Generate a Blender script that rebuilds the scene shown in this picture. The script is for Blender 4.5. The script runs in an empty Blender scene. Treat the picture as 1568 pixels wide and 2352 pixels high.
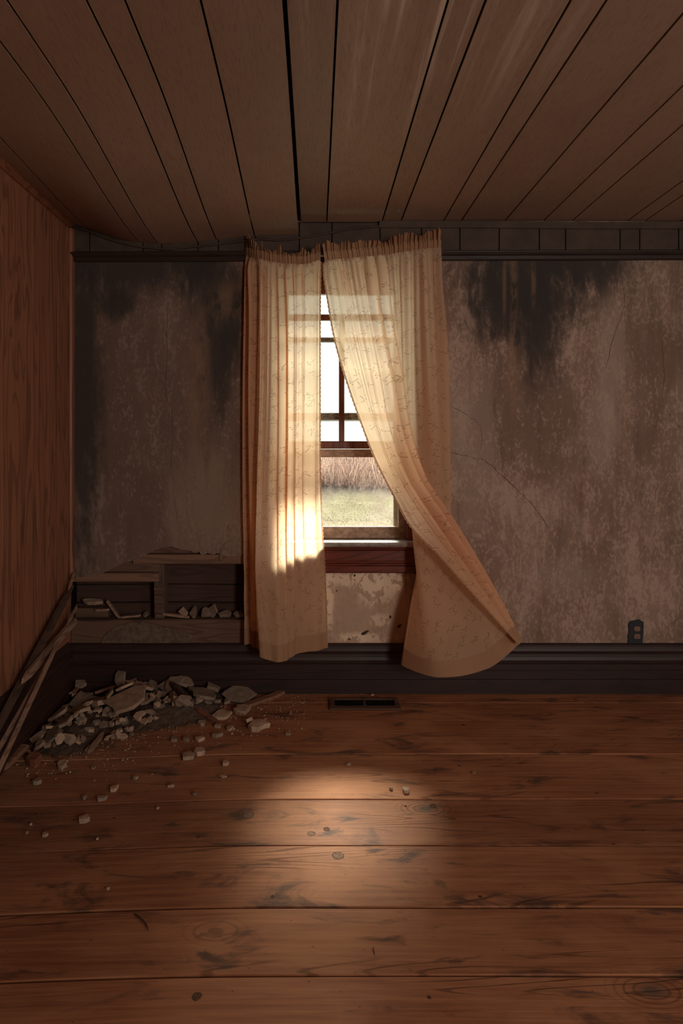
import bpy, bmesh, math, random
import numpy as np
from mathutils import Vector, Matrix, noise as mn

S = bpy.context.scene
COL = S.collection
PI = math.pi
F, CX, CY, EYE, D = 1400.0, 725.0, 1018.0, 1.277, 3.125   # focal (px of 1568x2352), vanishing point, eye height, wall distance

# ------------------------------------------------------------------ camera, sky, sun, lights, exposure
cam = bpy.data.cameras.new('camera'); cam_o = bpy.data.objects.new('camera', cam); COL.objects.link(cam_o)
cam.sensor_fit = 'VERTICAL'; cam.sensor_height = 36; cam.sensor_width = 24
cam.lens = F / 2352 * 36
cam.shift_x = (784 - CX) / 2352; cam.shift_y = -(1176 - CY) / 2352
cam.clip_start = 0.05; cam.clip_end = 300
cam_o.location = (0, 0, EYE); cam_o.rotation_euler = (PI / 2, 0, 0)
S.camera = cam_o

W = bpy.data.worlds.new('world'); S.world = W; W.use_nodes = True
wn = W.node_tree; bg = wn.nodes['Background']
sky = wn.nodes.new('ShaderNodeTexSky'); sky.sky_type = 'NISHITA'; sky.sun_disc = False
sky.sun_elevation = math.radians(42); sky.sun_rotation = math.radians(8); sky.air_density = 1.0; sky.dust_density = 3.0
wn.links.new(sky.outputs[0], bg.inputs[0]); bg.inputs[1].default_value = 0.34

def light(name, kind, loc, energy, color, target=None, **kw):
    l = bpy.data.lights.new(name, kind); o = bpy.data.objects.new(name, l); COL.objects.link(o)
    l.energy = energy; l.color = color; o.location = loc
    for k, v in kw.items(): setattr(l, k, v)
    if target is not None:
        o.rotation_euler = (Vector(target) - Vector(loc)).to_track_quat('-Z', 'Y').to_euler()
    return o
# hazy sun beyond the window, up and a little to the right
light('sun', 'SUN', (3, 20, 18), 25, (1.0, 0.91, 0.78), (1.65, 10, 8.85), angle=math.radians(15))
# added area fills, behind and at right, standing in for unseen windows
light('daylight_fill_front', 'AREA', (1.8, -2.16, 1.45), 100, (1.0, 0.91, 0.82), (.6, 3, 1.2), shape='RECTANGLE', size=0.9, size_y=1.4)
light('daylight_fill_side', 'AREA', (2.86, 0.1, 1.4), 21, (1.0, 0.90, 0.80), (-1, 0.6, 1.3), shape='RECTANGLE', size=0.9, size_y=1.4)
S.view_settings.view_transform = 'Standard'; S.view_settings.look = 'None'
S.view_settings.gamma = 1; S.view_settings.use_curve_mapping = False
S.view_settings.exposure = 0.0
S.cycles.max_bounces = 10; S.cycles.transparent_max_bounces = 16; S.cycles.transmission_bounces = 8
S.cycles.diffuse_bounces = 6
S.cycles.caustics_reflective = False; S.cycles.caustics_refractive = False
S.cycles.sample_clamp_indirect = 6

# ------------------------------------------------------------------ helpers
def at(px, py, d):            # photo pixel + distance from the camera plane -> point in the room
    return Vector(((px - CX) * d / F, d, EYE + (CY - py) * d / F))
def wx(px): return (px - CX) * D / F
def wz(py): return EYE + (CY - py) * D / F
def smooth(t): t = min(1, max(0, t)); return t * t * (3 - 2 * t)

def link(name, me, mat, parent=None, kind=None):
    if mat and not me.materials: me.materials.append(mat)
    o = bpy.data.objects.new(name, me); COL.objects.link(o)
    if parent: o.parent = parent
    if kind: o['kind'] = kind
    return o
def mesh(name, verts, faces, mat, parent=None, kind=None, shade=False):
    me = bpy.data.meshes.new(name); me.from_pydata([tuple(v) for v in verts], [], faces); me.update()
    bm = bmesh.new(); bm.from_mesh(me); bmesh.ops.recalc_face_normals(bm, faces=bm.faces); bm.to_mesh(me); bm.free()
    if shade: me.shade_smooth()
    return link(name, me, mat, parent, kind)
def empty(name, loc=(0, 0, 0)):
    o = bpy.data.objects.new(name, None); o.location = loc; o.empty_display_size = .05; COL.objects.link(o); return o
def tag(o, label, cat, group=None):
    o['label'] = label; o['category'] = cat
    if group: o['group'] = group
    return o
def keep(o, parent):          # parent without moving
    bpy.context.view_layer.update()
    o.parent = parent; o.matrix_parent_inverse = Matrix.Translation(-Vector(parent.location)); return o

def prism(profile, axis, t0, t1, n=1, warp=None):
    """closed 2D profile swept along an axis; returns verts, faces"""
    V, Fc = [], []; k = len(profile)
    for i in range(n + 1):
        t = t0 + (t1 - t0) * i / n
        for a, b in profile:
            p = {'x': (t, a, b), 'y': (a, t, b), 'z': (a, b, t)}[axis]
            V.append(warp(Vector(p)) if warp else Vector(p))
    for i in range(n):
        for j in range(k):
            j2 = (j + 1) % k
            Fc.append((i * k + j, i * k + j2, (i + 1) * k + j2, (i + 1) * k + j))
    Fc.append(tuple(range(k))[::-1]); Fc.append(tuple(n * k + j for j in range(k)))
    return V, Fc
def boxprof(a0, a1, b0, b1, c=0.002):
    return [(a0 + c, b0), (a1 - c, b0), (a1, b0 + c), (a1, b1 - c), (a1 - c, b1), (a0 + c, b1), (a0, b1 - c), (a0, b0 + c)]
def bar(name, axis, t0, t1, a0, a1, b0, b1, mat, parent=None, c=0.002, n=1, warp=None, kind=None):
    V, Fc = prism(boxprof(a0, a1, b0, b1, c), axis, t0, t1, n, warp)
    return mesh(name, V, Fc, mat, parent, kind)
def tube(name, pts, r, mat, parent=None, kind=None, k=8, flat=1.0):
    V, Fc = [], []; n = len(pts)
    for i, p in enumerate(pts):
        p = Vector(p); t = (Vector(pts[min(i + 1, n - 1)]) - Vector(pts[max(i - 1, 0)])).normalized()
        up = Vector((0, 0, 1)) if abs(t.z) < .9 else Vector((0, 1, 0))
        s = t.cross(up).normalized(); u = s.cross(t)
        rr = r[i] if isinstance(r, (list, tuple)) else r
        for j in range(k):
            a = 2 * PI * j / k
            V.append(p + s * math.cos(a) * rr * flat + u * math.sin(a) * rr)
    for i in range(n - 1):
        for j in range(k):
            Fc.append((i * k + j, i * k + (j + 1) % k, (i + 1) * k + (j + 1) % k, (i + 1) * k + j))
    Fc.append(tuple(range(k))[::-1]); Fc.append(tuple((n - 1) * k + j for j in range(k)))
    return mesh(name, V, Fc, mat, parent, kind, shade=True)

# ------------------------------------------------------------------ materials
class G:
    def __init__(s, name):
        s.m = bpy.data.materials.new(name); s.m.use_nodes = True; s.nt = s.m.node_tree
        s.b = s.nt.nodes['Principled BSDF']; s.out = s.nt.nodes['Material Output']
    def n(s, t, **kw):
        nd = s.nt.nodes.new('ShaderNode' + t)
        for k, v in kw.items(): setattr(nd, k, v)
        return nd
    def put(s, sock, v):
        if isinstance(v, bpy.types.NodeSocket): s.nt.links.new(v, sock)
        elif v is not None:
            if hasattr(sock.default_value, '__len__') and not hasattr(v, '__len__'): v = (v,) * len(sock.default_value)
            if hasattr(sock.default_value, '__len__') and len(sock.default_value) == 4 and len(v) == 3: v = (*v, 1)
            sock.default_value = v
    def pos(s): return s.n('NewGeometry').outputs['Position']
    def uv(s): return s.n('TexCoord').outputs['UV']
    def rnd(s): return s.n('ObjectInfo').outputs['Random']
    def vm(s, op, a, b=None):
        nd = s.n('VectorMath', operation=op); s.put(nd.inputs[0], a); s.put(nd.inputs[1], b)
        return nd.outputs['Value'] if op in ('LENGTH', 'DISTANCE', 'DOT_PRODUCT') else nd.outputs[0]
    def mt(s, op, a, b=None, c=None, clamp=False):
        nd = s.n('Math', operation=op, use_clamp=clamp); s.put(nd.inputs[0], a); s.put(nd.inputs[1], b)
        if c is not None: s.put(nd.inputs[2], c)
        return nd.outputs[0]
    def noise(s, vec, scale=1, detail=4, rough=.55, dist=0):
        nd = s.n('TexNoise'); s.put(nd.inputs['Vector'], vec); s.put(nd.inputs['Scale'], scale)
        s.put(nd.inputs['Detail'], detail); s.put(nd.inputs['Roughness'], rough); s.put(nd.inputs['Distortion'], dist)
        return nd.outputs['Fac']
    def vor(s, vec, scale=1, rand=1, out='Distance', feature='F1'):
        nd = s.n('TexVoronoi', feature=feature); s.put(nd.inputs['Vector'], vec); s.put(nd.inputs['Scale'], scale)
        s.put(nd.inputs['Randomness'], rand); return nd.outputs[out]
    def ramp(s, f, *stops):
        nd = s.n('ValToRGB'); s.put(nd.inputs[0], f); e = nd.color_ramp.elements
        while len(e) < len(stops): e.new(.5)
        for el, (p, c) in zip(e, stops):
            el.position = p; el.color = (c, c, c, 1) if not hasattr(c, '__len__') else (*c, 1)
        return nd.outputs[0]
    def step(s, f, a, b):
        nd = s.n('MapRange', interpolation_type='SMOOTHSTEP'); s.put(nd.inputs[0], f); s.put(nd.inputs[1], a); s.put(nd.inputs[2], b)
        return nd.outputs[0]
    def mix(s, f, a, b, mode='MIX'):
        nd = s.n('Mix', data_type='RGBA', blend_type=mode); s.put(nd.inputs[0], f); s.put(nd.inputs[6], a); s.put(nd.inputs[7], b)
        return nd.outputs[2]
    def bump(s, h, strength=.3, dist=.01):
        nd = s.n('Bump'); s.put(nd.inputs['Height'], h); s.put(nd.inputs['Strength'], strength); s.put(nd.inputs['Distance'], dist)
        s.put(s.b.inputs['Normal'], nd.outputs[0]); return nd.outputs[0]
    def done(s, col, rough=.7, spec=.3):
        s.put(s.b.inputs['Base Color'], col); s.put(s.b.inputs['Roughness'], rough); s.put(s.b.inputs['Specular IOR Level'], spec)
        return s.m

def m_floor():
    g = G('floor_boards'); p = g.pos(); r = g.rnd()
    p = g.vm('ADD', p, g.vm('MULTIPLY', g.n('CombineXYZ').outputs[0], 0))
    off = g.n('CombineXYZ'); g.put(off.inputs[0], g.mt('MULTIPLY', r, 31)); g.put(off.inputs[1], g.mt('MULTIPLY', r, 17))
    q = g.vm('ADD', p, off.outputs[0])
    grain = g.noise(g.vm('MULTIPLY', q, (1.6, 42, 1)), 1.6, 6, .62, .2)
    low = g.noise(g.vm('MULTIPLY', q, (.42, 4.6, 1)), 1.0, 2, .45, .15)
    ring = g.mt('SINE', g.mt('MULTIPLY', g.mt('MULTIPLY_ADD', grain, .012, low), 210))
    ringm = g.step(ring, .80, 1.0)
    ringm = g.mt('MULTIPLY', ringm, g.step(g.noise(g.vm('MULTIPLY', q, (.8, 5, 1)), 1.3, 2), .52, .66))
    wear = g.noise(g.vm('MULTIPLY', q, (1.1, 2.6, 1)), 1.9, 5, .6, .6)
    c = g.mix(g.step(grain, .24, .76), (.190, .069, .035), (.335, .138, .067))
    c = g.mix(g.step(wear, .40, .66), c, g.mix(grain, (.25, .098, .050), (.43, .195, .098)))
    c = g.mix(g.mt('MULTIPLY', ringm, .55), c, (.060, .026, .015))
    dk = g.noise(g.vm('MULTIPLY', q, (2.2, 7, 1)), 1.5, 5, .65, .8)
    c = g.mix(g.mt('MULTIPLY', g.step(dk, .53, .68), .78), c, (.055, .034, .027))
    # knots
    kv = g.vm('MULTIPLY', q, (1.25, 2.3, 0)); kd = g.vor(kv, 1.15, 1)
    kn = g.mt('MULTIPLY', g.mt('SUBTRACT', 1, g.step(kd, .02, .085)), .85)
    kring = g.mt('MULTIPLY', g.step(g.mt('SINE', g.mt('MULTIPLY', kd, 210)), .3, .9), g.mt('SUBTRACT', 1, g.step(kd, .07, .20)))
    c = g.mix(g.mt('MULTIPLY', kring, .5), c, (.055, .025, .015))
    c = g.mix(kn, c, (.10, .070, .055))
    # pits, worm holes, drips
    sv = g.vm('MULTIPLY', q, (1, 1.7, 0)); sd = g.vor(sv, 9, 1); sc = g.vor(sv, 9, 1, 'Color')
    sp = g.mt('MULTIPLY', g.mt('SUBTRACT', 1, g.step(sd, .03, .085)), g.step(g.n('SeparateColor').outputs[0] if False else g.vm('DOT_PRODUCT', sc, (1, 0, 0)), .72, .74))
    c = g.mix(g.mt('MULTIPLY', sp, .85), c, (.02, .012, .010))
    f2 = g.vor(g.vm('MULTIPLY', q, (1, 2.2, 0)), 34, 1); c2 = g.vor(g.vm('MULTIPLY', q, (1, 2.2, 0)), 34, 1, 'Color')
    sp2 = g.mt('MULTIPLY', g.mt('SUBTRACT', 1, g.step(f2, .05, .16)), g.step(g.vm('DOT_PRODUCT', c2, (0, 1, 0)), .86, .87))
    c = g.mix(g.mt('MULTIPLY', sp2, .7), c, (.025, .015, .012))
    # plaster dust towards the ruined corner
    dist = g.vm('DISTANCE', g.vm('MULTIPLY', p, (1, 1, 0)), (-1.25, 2.75, 0))
    dust = g.mt('MULTIPLY', g.mt('SUBTRACT', 1, g.step(dist, .25, 1.5)), g.step(g.noise(p, 40, 4, .7), .35, .75))
    c = g.mix(g.mt('MULTIPLY', dust, .60), c, (.19, .140, .112))
    bw = g.n('HueSaturation'); g.put(bw.inputs['Color'], c); g.put(bw.inputs['Value'], g.mt('MULTIPLY_ADD', r, .30, .80)); c = bw.outputs[0]
    h = g.mt('SUBTRACT', grain, g.mt('ADD', g.mt('MULTIPLY', ringm, .9), g.mt('MULTIPLY', sp, 1.5)))
    g.bump(h, .40, .004)
    return g.done(c, g.mt('MULTIPLY_ADD', wear, .3, .45), .06)

def m_ceiling():
    g = G('ceiling_plywood'); p = g.pos(); r = g.rnd()
    fine = g.noise(g.vm('MULTIPLY', p, (210, 22, 1)), 1, 4, .7)
    q = g.vm('ADD', p, g.vm('MULTIPLY', (1, 1, 0), g.n('CombineXYZ').outputs[0]))
    blot = g.noise(g.vm('MULTIPLY', p, (1.8, .9, 1)), 1.6, 4, .55, .4)
    c = g.mix(blot, (.265, .165, .116), (.380, .252, .182))
    c = g.mix(g.mt('MULTIPLY', g.step(fine, .45, .75), .55), c, (.150, .084, .053))
    # pale water streaks running along the boards
    st = g.noise(g.vm('MULTIPLY', p, (19, .55, 1)), 1, 4, .65, .3)
    msk = g.mt('SUBTRACT', 1, g.step(g.vm('DISTANCE', g.vm('MULTIPLY', p, (1, .55, 0)), (.28, .72, 0)), .18, .62))
    c = g.mix(g.mt('MULTIPLY', g.mt('MULTIPLY', g.step(st, .50, .70), msk), .85), c, (.60, .48, .39))
    c = g.mix(g.mt('MULTIPLY', g.mt('MULTIPLY', g.mt('SUBTRACT', 1, g.step(st, .30, .44)), msk), .4), c, (.15, .09, .06))
    fade = g.noise(g.vm('MULTIPLY', p, (7, 5, 1)), 1, 5, .6)
    c = g.mix(g.mt('MULTIPLY', g.step(fade, .58, .75), .22), c, (.42, .31, .24))
    hs = g.n('HueSaturation'); g.put(hs.inputs['Color'], c); g.put(hs.inputs['Value'], g.mt('MULTIPLY_ADD', r, .16, .92)); c = hs.outputs[0]
    g.bump(fine, .10, .002)
    return g.done(c, .52, .35)

def m_panel(name='panelling', a=(.185, .070, .038), b=(.33, .138, .074), dark=(.080, .032, .020), axis='z', gloss=.45):
    g = G(name); p = g.pos(); r = g.rnd()
    off = g.n('CombineXYZ'); [g.put(off.inputs[i], g.mt('MULTIPLY', r, 13 + 7 * i)) for i in range(3)]
    q = g.vm('ADD', p, off.outputs[0])
    s1, s2, s3 = {'z': ((60, 60, 1.8), (9, 9, .85), (14, 14, 1.1)), 'x': ((1.8, 60, 60), (.85, 9, 9), (1.1, 14, 14)), 'y': ((60, 1.8, 60), (9, .85, 9), (14, 1.1, 14))}[axis]
    grain = g.noise(g.vm('MULTIPLY', q, s1), 1.5, 5, .6, .1)
    low = g.noise(g.vm('MULTIPLY', q, s2), .8, 2, .5, .4)
    ring = g.step(g.mt('SINE', g.mt('MULTIPLY', low, 75)), .35, 1.0)
    blot = g.step(g.noise(g.vm('MULTIPLY', q, s3), 1.0, 4, .6, .5), .55, .75)
    c = g.mix(grain, a, b)
    c = g.mix(g.mt('MULTIPLY', ring, .52), c, dark)
    c = g.mix(g.mt('MULTIPLY', blot, .60), c, dark)
    g.bump(g.mt('ADD', grain, g.mt('MULTIPLY', ring, -.5)), .12, .002)
    return g.done(c, gloss, .35)

def m_plaster():
    g = G('old_plaster'); p = g.pos()
    n1 = g.noise(g.vm('MULTIPLY', p, (1.5, 1, .9)), 1.5, 5, .6, .5)
    streak = g.noise(g.vm('MULTIPLY', p, (9, 1, 1.0)), 1.4, 5, .65, .4)
    fine = g.noise(g.vm('MULTIPLY', p, (70, 30, 42)), 1, 5, .75)
    mid = g.noise(g.vm('MULTIPLY', p, (17, 5, 7)), 1, 6, .7, .3)
    c = g.mix(g.step(n1, .35, .68), (.178, .110, .082), (.280, .184, .139))
    # flaked distemper: pale flecks broken up by the fine noise
    fl = g.mt('ADD', g.mt('MULTIPLY', mid, .42), g.mt('MULTIPLY', fine, .68))
    fl = g.step(g.mt('ADD', fl, g.mt('MULTIPLY', g.mt('SUBTRACT', n1, .5), .45)), .53, .64)
    c = g.mix(g.mt('MULTIPLY', fl, .68), c, (.410, .292, .232))
    c = g.mix(g.mt('MULTIPLY', g.step(streak, .50, .72), .45), c, (.110, .070, .054))
    c = g.mix(g.mt('MULTIPLY', g.step(g.noise(g.vm('MULTIPLY', p, (6, 2, 1.6)), 1, 4, .6, .6), .58, .78), .40), c, (.215, .105, .060))
    def blob(cx, cz, rx, rz, soft=.55):
        d = g.vm('LENGTH', g.vm('MULTIPLY', g.vm('SUBTRACT', p, (wx(cx), D, wz(cz))), (448 / rx, 0, 448 / rz)))
        d = g.mt('ADD', d, g.mt('MULTIPLY', g.mt('SUBTRACT', streak, .5), 1.3))
        d = g.mt('ADD', d, g.mt('MULTIPLY', g.mt('SUBTRACT', mid, .5), 1.8))
        return g.mt('SUBTRACT', 1, g.step(d, 1 - soft, 1 + soft))
    def over(c, b, k, col): return g.mix(g.mt('MULTIPLY', b, k), c, col)
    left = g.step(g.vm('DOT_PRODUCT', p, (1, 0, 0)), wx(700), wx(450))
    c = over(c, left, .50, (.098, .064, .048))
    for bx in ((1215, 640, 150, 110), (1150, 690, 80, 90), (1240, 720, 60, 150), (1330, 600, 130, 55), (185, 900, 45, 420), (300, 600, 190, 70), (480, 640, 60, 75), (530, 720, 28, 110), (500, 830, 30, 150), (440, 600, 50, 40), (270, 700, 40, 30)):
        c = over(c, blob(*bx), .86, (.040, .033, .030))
    for bx in ((1180, 650, 9, 150), (1158, 660, 5, 90), (1176, 860, 12, 120), (1225, 640, 6, 60), (520, 690, 35, 45), (455, 900, 30, 160), (545, 1180, 30, 60)):
        c = over(c, g.mt('MULTIPLY', blob(*bx), g.step(mid, .36, .56)), .42, (.24, .140, .085))
    c = over(c, blob(480, 1150, 80, 120), .45, (.30, .21, .15))
    for bx in ((1385, 990, 40, 90), (1410, 850, 35, 130), (1080, 1020, 60, 160), (1290, 1320, 60, 45)):
        c = over(c, blob(*bx), .40, (.345, .262, .205))
    # peeling limewash under the sill, its ground lightened to carry bounced light
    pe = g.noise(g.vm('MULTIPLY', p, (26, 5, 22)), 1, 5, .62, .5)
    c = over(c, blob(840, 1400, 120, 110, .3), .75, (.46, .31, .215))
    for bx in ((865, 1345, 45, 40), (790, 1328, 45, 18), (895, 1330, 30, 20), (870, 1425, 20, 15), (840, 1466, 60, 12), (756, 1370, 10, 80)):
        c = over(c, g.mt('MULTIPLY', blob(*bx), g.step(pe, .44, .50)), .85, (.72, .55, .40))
    # nail holes
    hv = g.vm('MULTIPLY', p, (1, 0, 1)); hd = g.vor(hv, 7, 1); hc = g.vor(hv, 7, 1, 'Color')
    hole = g.mt('MULTIPLY', g.mt('SUBTRACT', 1, g.step(hd, .018, .035)), g.step(g.vm('DOT_PRODUCT', hc, (0, 0, 1)), .70, .71))
    c = over(c, hole, .9, (.012, .010, .010))
    g.bump(g.mt('ADD', g.mt('MULTIPLY', fl, .5), g.mt('SUBTRACT', g.mt('MULTIPLY', mid, .7), hole)), .30, .006)
    return g.done(c, .88, .15)

def m_simple(name, a, b, scale=20, rough=.7, spec=.3, stretch=(1, 1, 1), bump=.15, rndv=0):
    g = G(name); p = g.pos()
    n = g.noise(g.vm('MULTIPLY', p, stretch), scale, 5, .65)
    c = g.mix(g.step(n, .3, .7), a, b)
    if rndv:
        hs = g.n('HueSaturation'); g.put(hs.inputs['Color'], c); g.put(hs.inputs['Value'], g.mt('MULTIPLY_ADD', g.rnd(), rndv, 1 - rndv * .6)); c = hs.outputs[0]
    g.bump(n, bump, .004)
    return g.done(c, rough, spec)

def m_fabric(name='curtain_cotton', tone=(.95, .655, .435), pattern=True, trans=.09, tl=.72):
    g = G(name); uv = g.uv()
    c = tone
    weave = g.noise(g.vm('MULTIPLY', uv, (30, 700, 1)), 1, 2, .5)
    c = g.mix(g.mt('MULTIPLY', weave, .22), c, tuple(x * .72 for x in tone))
    stain = g.noise(g.vm('MULTIPLY', uv, (3, 3, 1)), 1.6, 4, .6)
    c = g.mix(g.mt('MULTIPLY', g.step(stain, .52, .75), .30), c, (tone[0] * .80, tone[1] * .62, tone[2] * .48))
    if pattern:                                   # printed sprigs: curved stems with buds, one per cell
        mask = None
        for k, (sc, o) in enumerate(((11.5, 0), (13, 5.37))):
            v = g.vm('ADD', uv, (o, o * .7, 0)); vo = g.n('TexVoronoi', voronoi_dimensions='2D'); g.put(vo.inputs['Vector'], v); g.put(vo.inputs['Scale'], sc); g.put(vo.inputs['Randomness'], .75)
            loc = g.vm('MULTIPLY', g.vm('SUBTRACT', v, vo.outputs['Position']), (1.5, 1.5, 0))
            rc = vo.outputs['Color']
            ro = g.n('VectorRotate', rotation_type='Z_AXIS'); g.put(ro.inputs['Vector'], loc); g.put(ro.inputs['Angle'], g.mt('MULTIPLY', g.vm('DOT_PRODUCT', rc, (1, 0, 0)), 6.3))
            sx = g.n('SeparateXYZ'); g.put(sx.inputs[0], ro.outputs[0]); x, y = sx.outputs[0], sx.outputs[1]
            parts = []
            for (bend, shift) in ((11, 0), (-24, .003), (38, -.002)):
                d = g.mt('ABSOLUTE', g.mt('SUBTRACT', g.mt('SUBTRACT', x, shift), g.mt('MULTIPLY', g.mt('MULTIPLY', y, y), bend)))
                inside = g.mt('SUBTRACT', 1, g.step(g.mt('ABSOLUTE', g.mt('SUBTRACT', y, .004)), .017, .021))
                parts.append(g.mt('MULTIPLY', g.mt('SUBTRACT', 1, g.step(d, .0005, .0017)), inside))
            for bx, by, br in ((.006, .026, .0062), (-.013, .022, .0056), (.019, .021, .0050), (.002, -.018, .0048), (-.024, -.006, .0040)):
                d = g.vm('DISTANCE', ro.outputs[0], (bx, by, 0)); parts.append(g.mt('SUBTRACT', 1, g.step(d, br * .6, br)))
            t = parts[0]
            for q in parts[1:]: t = g.mt('MAXIMUM', t, q)
            mask = t if mask is None else g.mt('MAXIMUM', mask, t)
        c = g.mix(g.mt('MULTIPLY', mask, .55), c, (.38, .17, .095))
    d = g.n('BsdfDiffuse'); g.put(d.inputs[0], c)
    t = g.n('BsdfTranslucent'); g.put(t.inputs[0], c)
    tr = g.n('BsdfTransparent'); tr.inputs[0].default_value = (1, .95, .88, 1)
    m1 = g.n('MixShader'); m1.inputs[0].default_value = tl; g.nt.links.new(d.outputs[0], m1.inputs[1]); g.nt.links.new(t.outputs[0], m1.inputs[2])
    m2 = g.n('MixShader'); m2.inputs[0].default_value = trans; g.nt.links.new(m1.outputs[0], m2.inputs[1]); g.nt.links.new(tr.outputs[0], m2.inputs[2])
    g.nt.links.new(m2.outputs[0], g.out.inputs[0]); g.nt.nodes.remove(g.b)
    return g.m

def m_glass(name='window_glass', frost=0.0):
    g = G(name); p = g.pos()
    tr = g.n('BsdfTransparent'); tr.inputs[0].default_value = (.94, .97, .96, 1)
    gl = g.n('BsdfGlossy'); gl.inputs['Roughness'].default_value = .02
    m = g.n('MixShader'); m.inputs[0].default_value = .05
    g.nt.links.new(tr.outputs[0], m.inputs[1]); g.nt.links.new(gl.outputs[0], m.inputs[2]); o = m.outputs[0]
    if frost:
        n = g.noise(g.vm('MULTIPLY', p, (1, 1, 1)), 26, 6, .72, .6); n2 = g.noise(p, 4, 4, .6)
        c = g.mix(g.mt('ADD', g.mt('MULTIPLY', g.step(n, .35, .7), .6), g.mt('MULTIPLY', n2, .4)), (.26, .33, .34), (.42, .49, .50))
        t = g.n('BsdfTranslucent'); g.put(t.inputs[0], c)
        m2 = g.n('MixShader'); m2.inputs[0].default_value = frost
        g.nt.links.new(o, m2.inputs[1]); g.nt.links.new(t.outputs[0], m2.inputs[2]); o = m2.outputs[0]
    g.nt.links.new(o, g.out.inputs[0]); g.nt.nodes.remove(g.b)
    return g.m

def m_hill():
    g = G('hillside_grass'); p = g.pos()
    n = g.noise(g.vm('MULTIPLY', p, (1, 1, 1)), 2.2, 6, .7, .3); n2 = g.noise(p, .7, 3)
    c = g.mix(g.step(n, .35, .65), (.21, .155, .105), (.30, .245, .175))
    c = g.mix(g.mt('MULTIPLY', g.step(n2, .45, .62), .4), c, (.25, .225, .11))
    y = g.vm('DOT_PRODUCT', p, (0, 1, 0)); c = g.mix(g.step(y, 11.6, 12.8), c, g.mix(n, (.14, .085, .065), (.24, .165, .13)))
    return g.done(c, .95, .05)

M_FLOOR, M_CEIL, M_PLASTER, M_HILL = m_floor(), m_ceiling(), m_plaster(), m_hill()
M_PANEL = m_panel()
M_PTRIM = m_panel('panelling_trim', (.15, .05, .025), (.26, .095, .045), (.06, .02, .012))
M_DARK = m_simple('cavity_dark', (.006, .005, .005), (.010, .008, .007), 8, .95, .05)
M_BASE = m_panel('dark_varnish_baseboard', (.020, .009, .008), (.034, .014, .011), (.012, .007, .007), 'x', .50)
M_RAIL = m_panel('dark_picture_rail', (.022, .013, .010), (.034, .019, .014), (.012, .008, .007), 'x', .38)
M_FRIEZE = m_simple('frieze_ply', (.050, .032, .024), (.072, .047, .035), 9, .7, .2)
M_RED = m_panel('red_brown_varnish', (.105, .022, .013), (.165, .036, .020), (.045, .011, .008), 'x', .30)
M_REDV = m_panel('red_brown_varnish_upright', (.15, .042, .020), (.24, .072, .034), (.07, .02, .012), 'z', .33)
M_SASH = m_simple('weathered_sash', (.27, .165, .11), (.48, .335, .24), 38, .75, .25, (1, 1, 1.4))
M_STORM = m_simple('storm_frame_metal', (.42, .36, .30), (.55, .48, .40), 30, .5, .4)
M_STORMBAR = m_simple('storm_bar_rotten', (.10, .08, .07), (.45, .38, .30), 40, .8, .2, (1, 1, 3))
M_STOOL = m_simple('worn_sill_paint', (.18, .13, .10), (.36, .31, .27), 30, .42, .5, (.6, 1, 1))
M_STUD = m_panel('rough_framing', (.090, .045, .028), (.150, .082, .052), (.045, .024, .017), 'x', .8)
M_STUDV = m_panel('rough_framing_upright', (.070, .040, .027), (.115, .066, .045), (.04, .022, .016), 'z', .8)
M_LEDGE = m_panel('framing_ledge', (.150, .074, .044), (.23, .125, .080), (.08, .042, .028), 'x', .8)
M_SHEATH = m_panel('sheathing', (.042, .020, .014), (.070, .034, .024), (.022, .013, .011), 'x', .85)
M_CHUNK = m_simple('broken_plaster', (.27, .178, .120), (.42, .290, .202), 30, .92, .1, (1, 1, 1), .35, .45)
M_CHUNKD = m_simple('grey_plaster', (.165, .115, .085), (.265, .190, .142), 34, .92, .1, (1, 1, 1), .35, .3)
M_PATCH = m_simple('plaster_remnant', (.085, .055, .040), (.160, .110, .080), 45, .9, .1)
M_BED = m_simple('rubble_dust', (.060, .040, .030), (.120, .082, .060), 60, .95, .05, (1, 1, 1), .6)
M_SPLINT = m_panel('splintered_wood', (.145, .066, .038), (.26, .130, .080), (.075, .036, .022), 'x', .75)
M_SPLINTR = m_panel('red_splintered_wood', (.14, .048, .028), (.215, .080, .046), (.07, .026, .018), 'x', .7)
M_LATH = m_panel('lath_wood', (.19, .105, .068), (.35, .215, .150), (.08, .046, .032), 'y', .75)
M_LATHD = m_panel('dark_lath_wood', (.055, .030, .021), (.105, .058, .040), (.022, .014, .011), 'y', .7)
M_OUTLET = m_simple('outlet_bakelite', (.010, .016, .018), (.017, .024, .026), 60, .4, .4)
M_RECEPT = m_simple('outlet_brown', (.14, .068, .050), (.20, .10, .075), 60, .5, .3)
M_VENT = m_panel('vent_brown_paint', (.070, .034, .023), (.120, .060, .040), (.04, .02, .015), 'x', .5)
M_LOUV = m_simple('vent_louver_metal', (.012, .014, .014), (.030, .032, .030), 40, .45, .5)
M_ROD = m_simple('rod_metal', (.10, .09, .08), (.18, .16, .14), 30, .4, .5)
M_CRACK = m_simple('crack_shadow', (.040, .028, .023), (.075, .052, .042), 40, .95, .05)
M_SASHK = m_simple('grey_knot', (.105, .055, .036), (.190, .112, .078), 160, .75, .05)
M_DARKK = m_simple('dark_knot', (.055, .026, .016), (.120, .056, .033), 160, .75, .05)
M_FAB = m_fabric()
M_FABH = m_fabric('curtain_double_cotton', (.50, .29, .17), False, .0, .45)
M_GLASS, M_FROST = m_glass(), m_glass('frosted_film_glass', .55)
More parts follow.
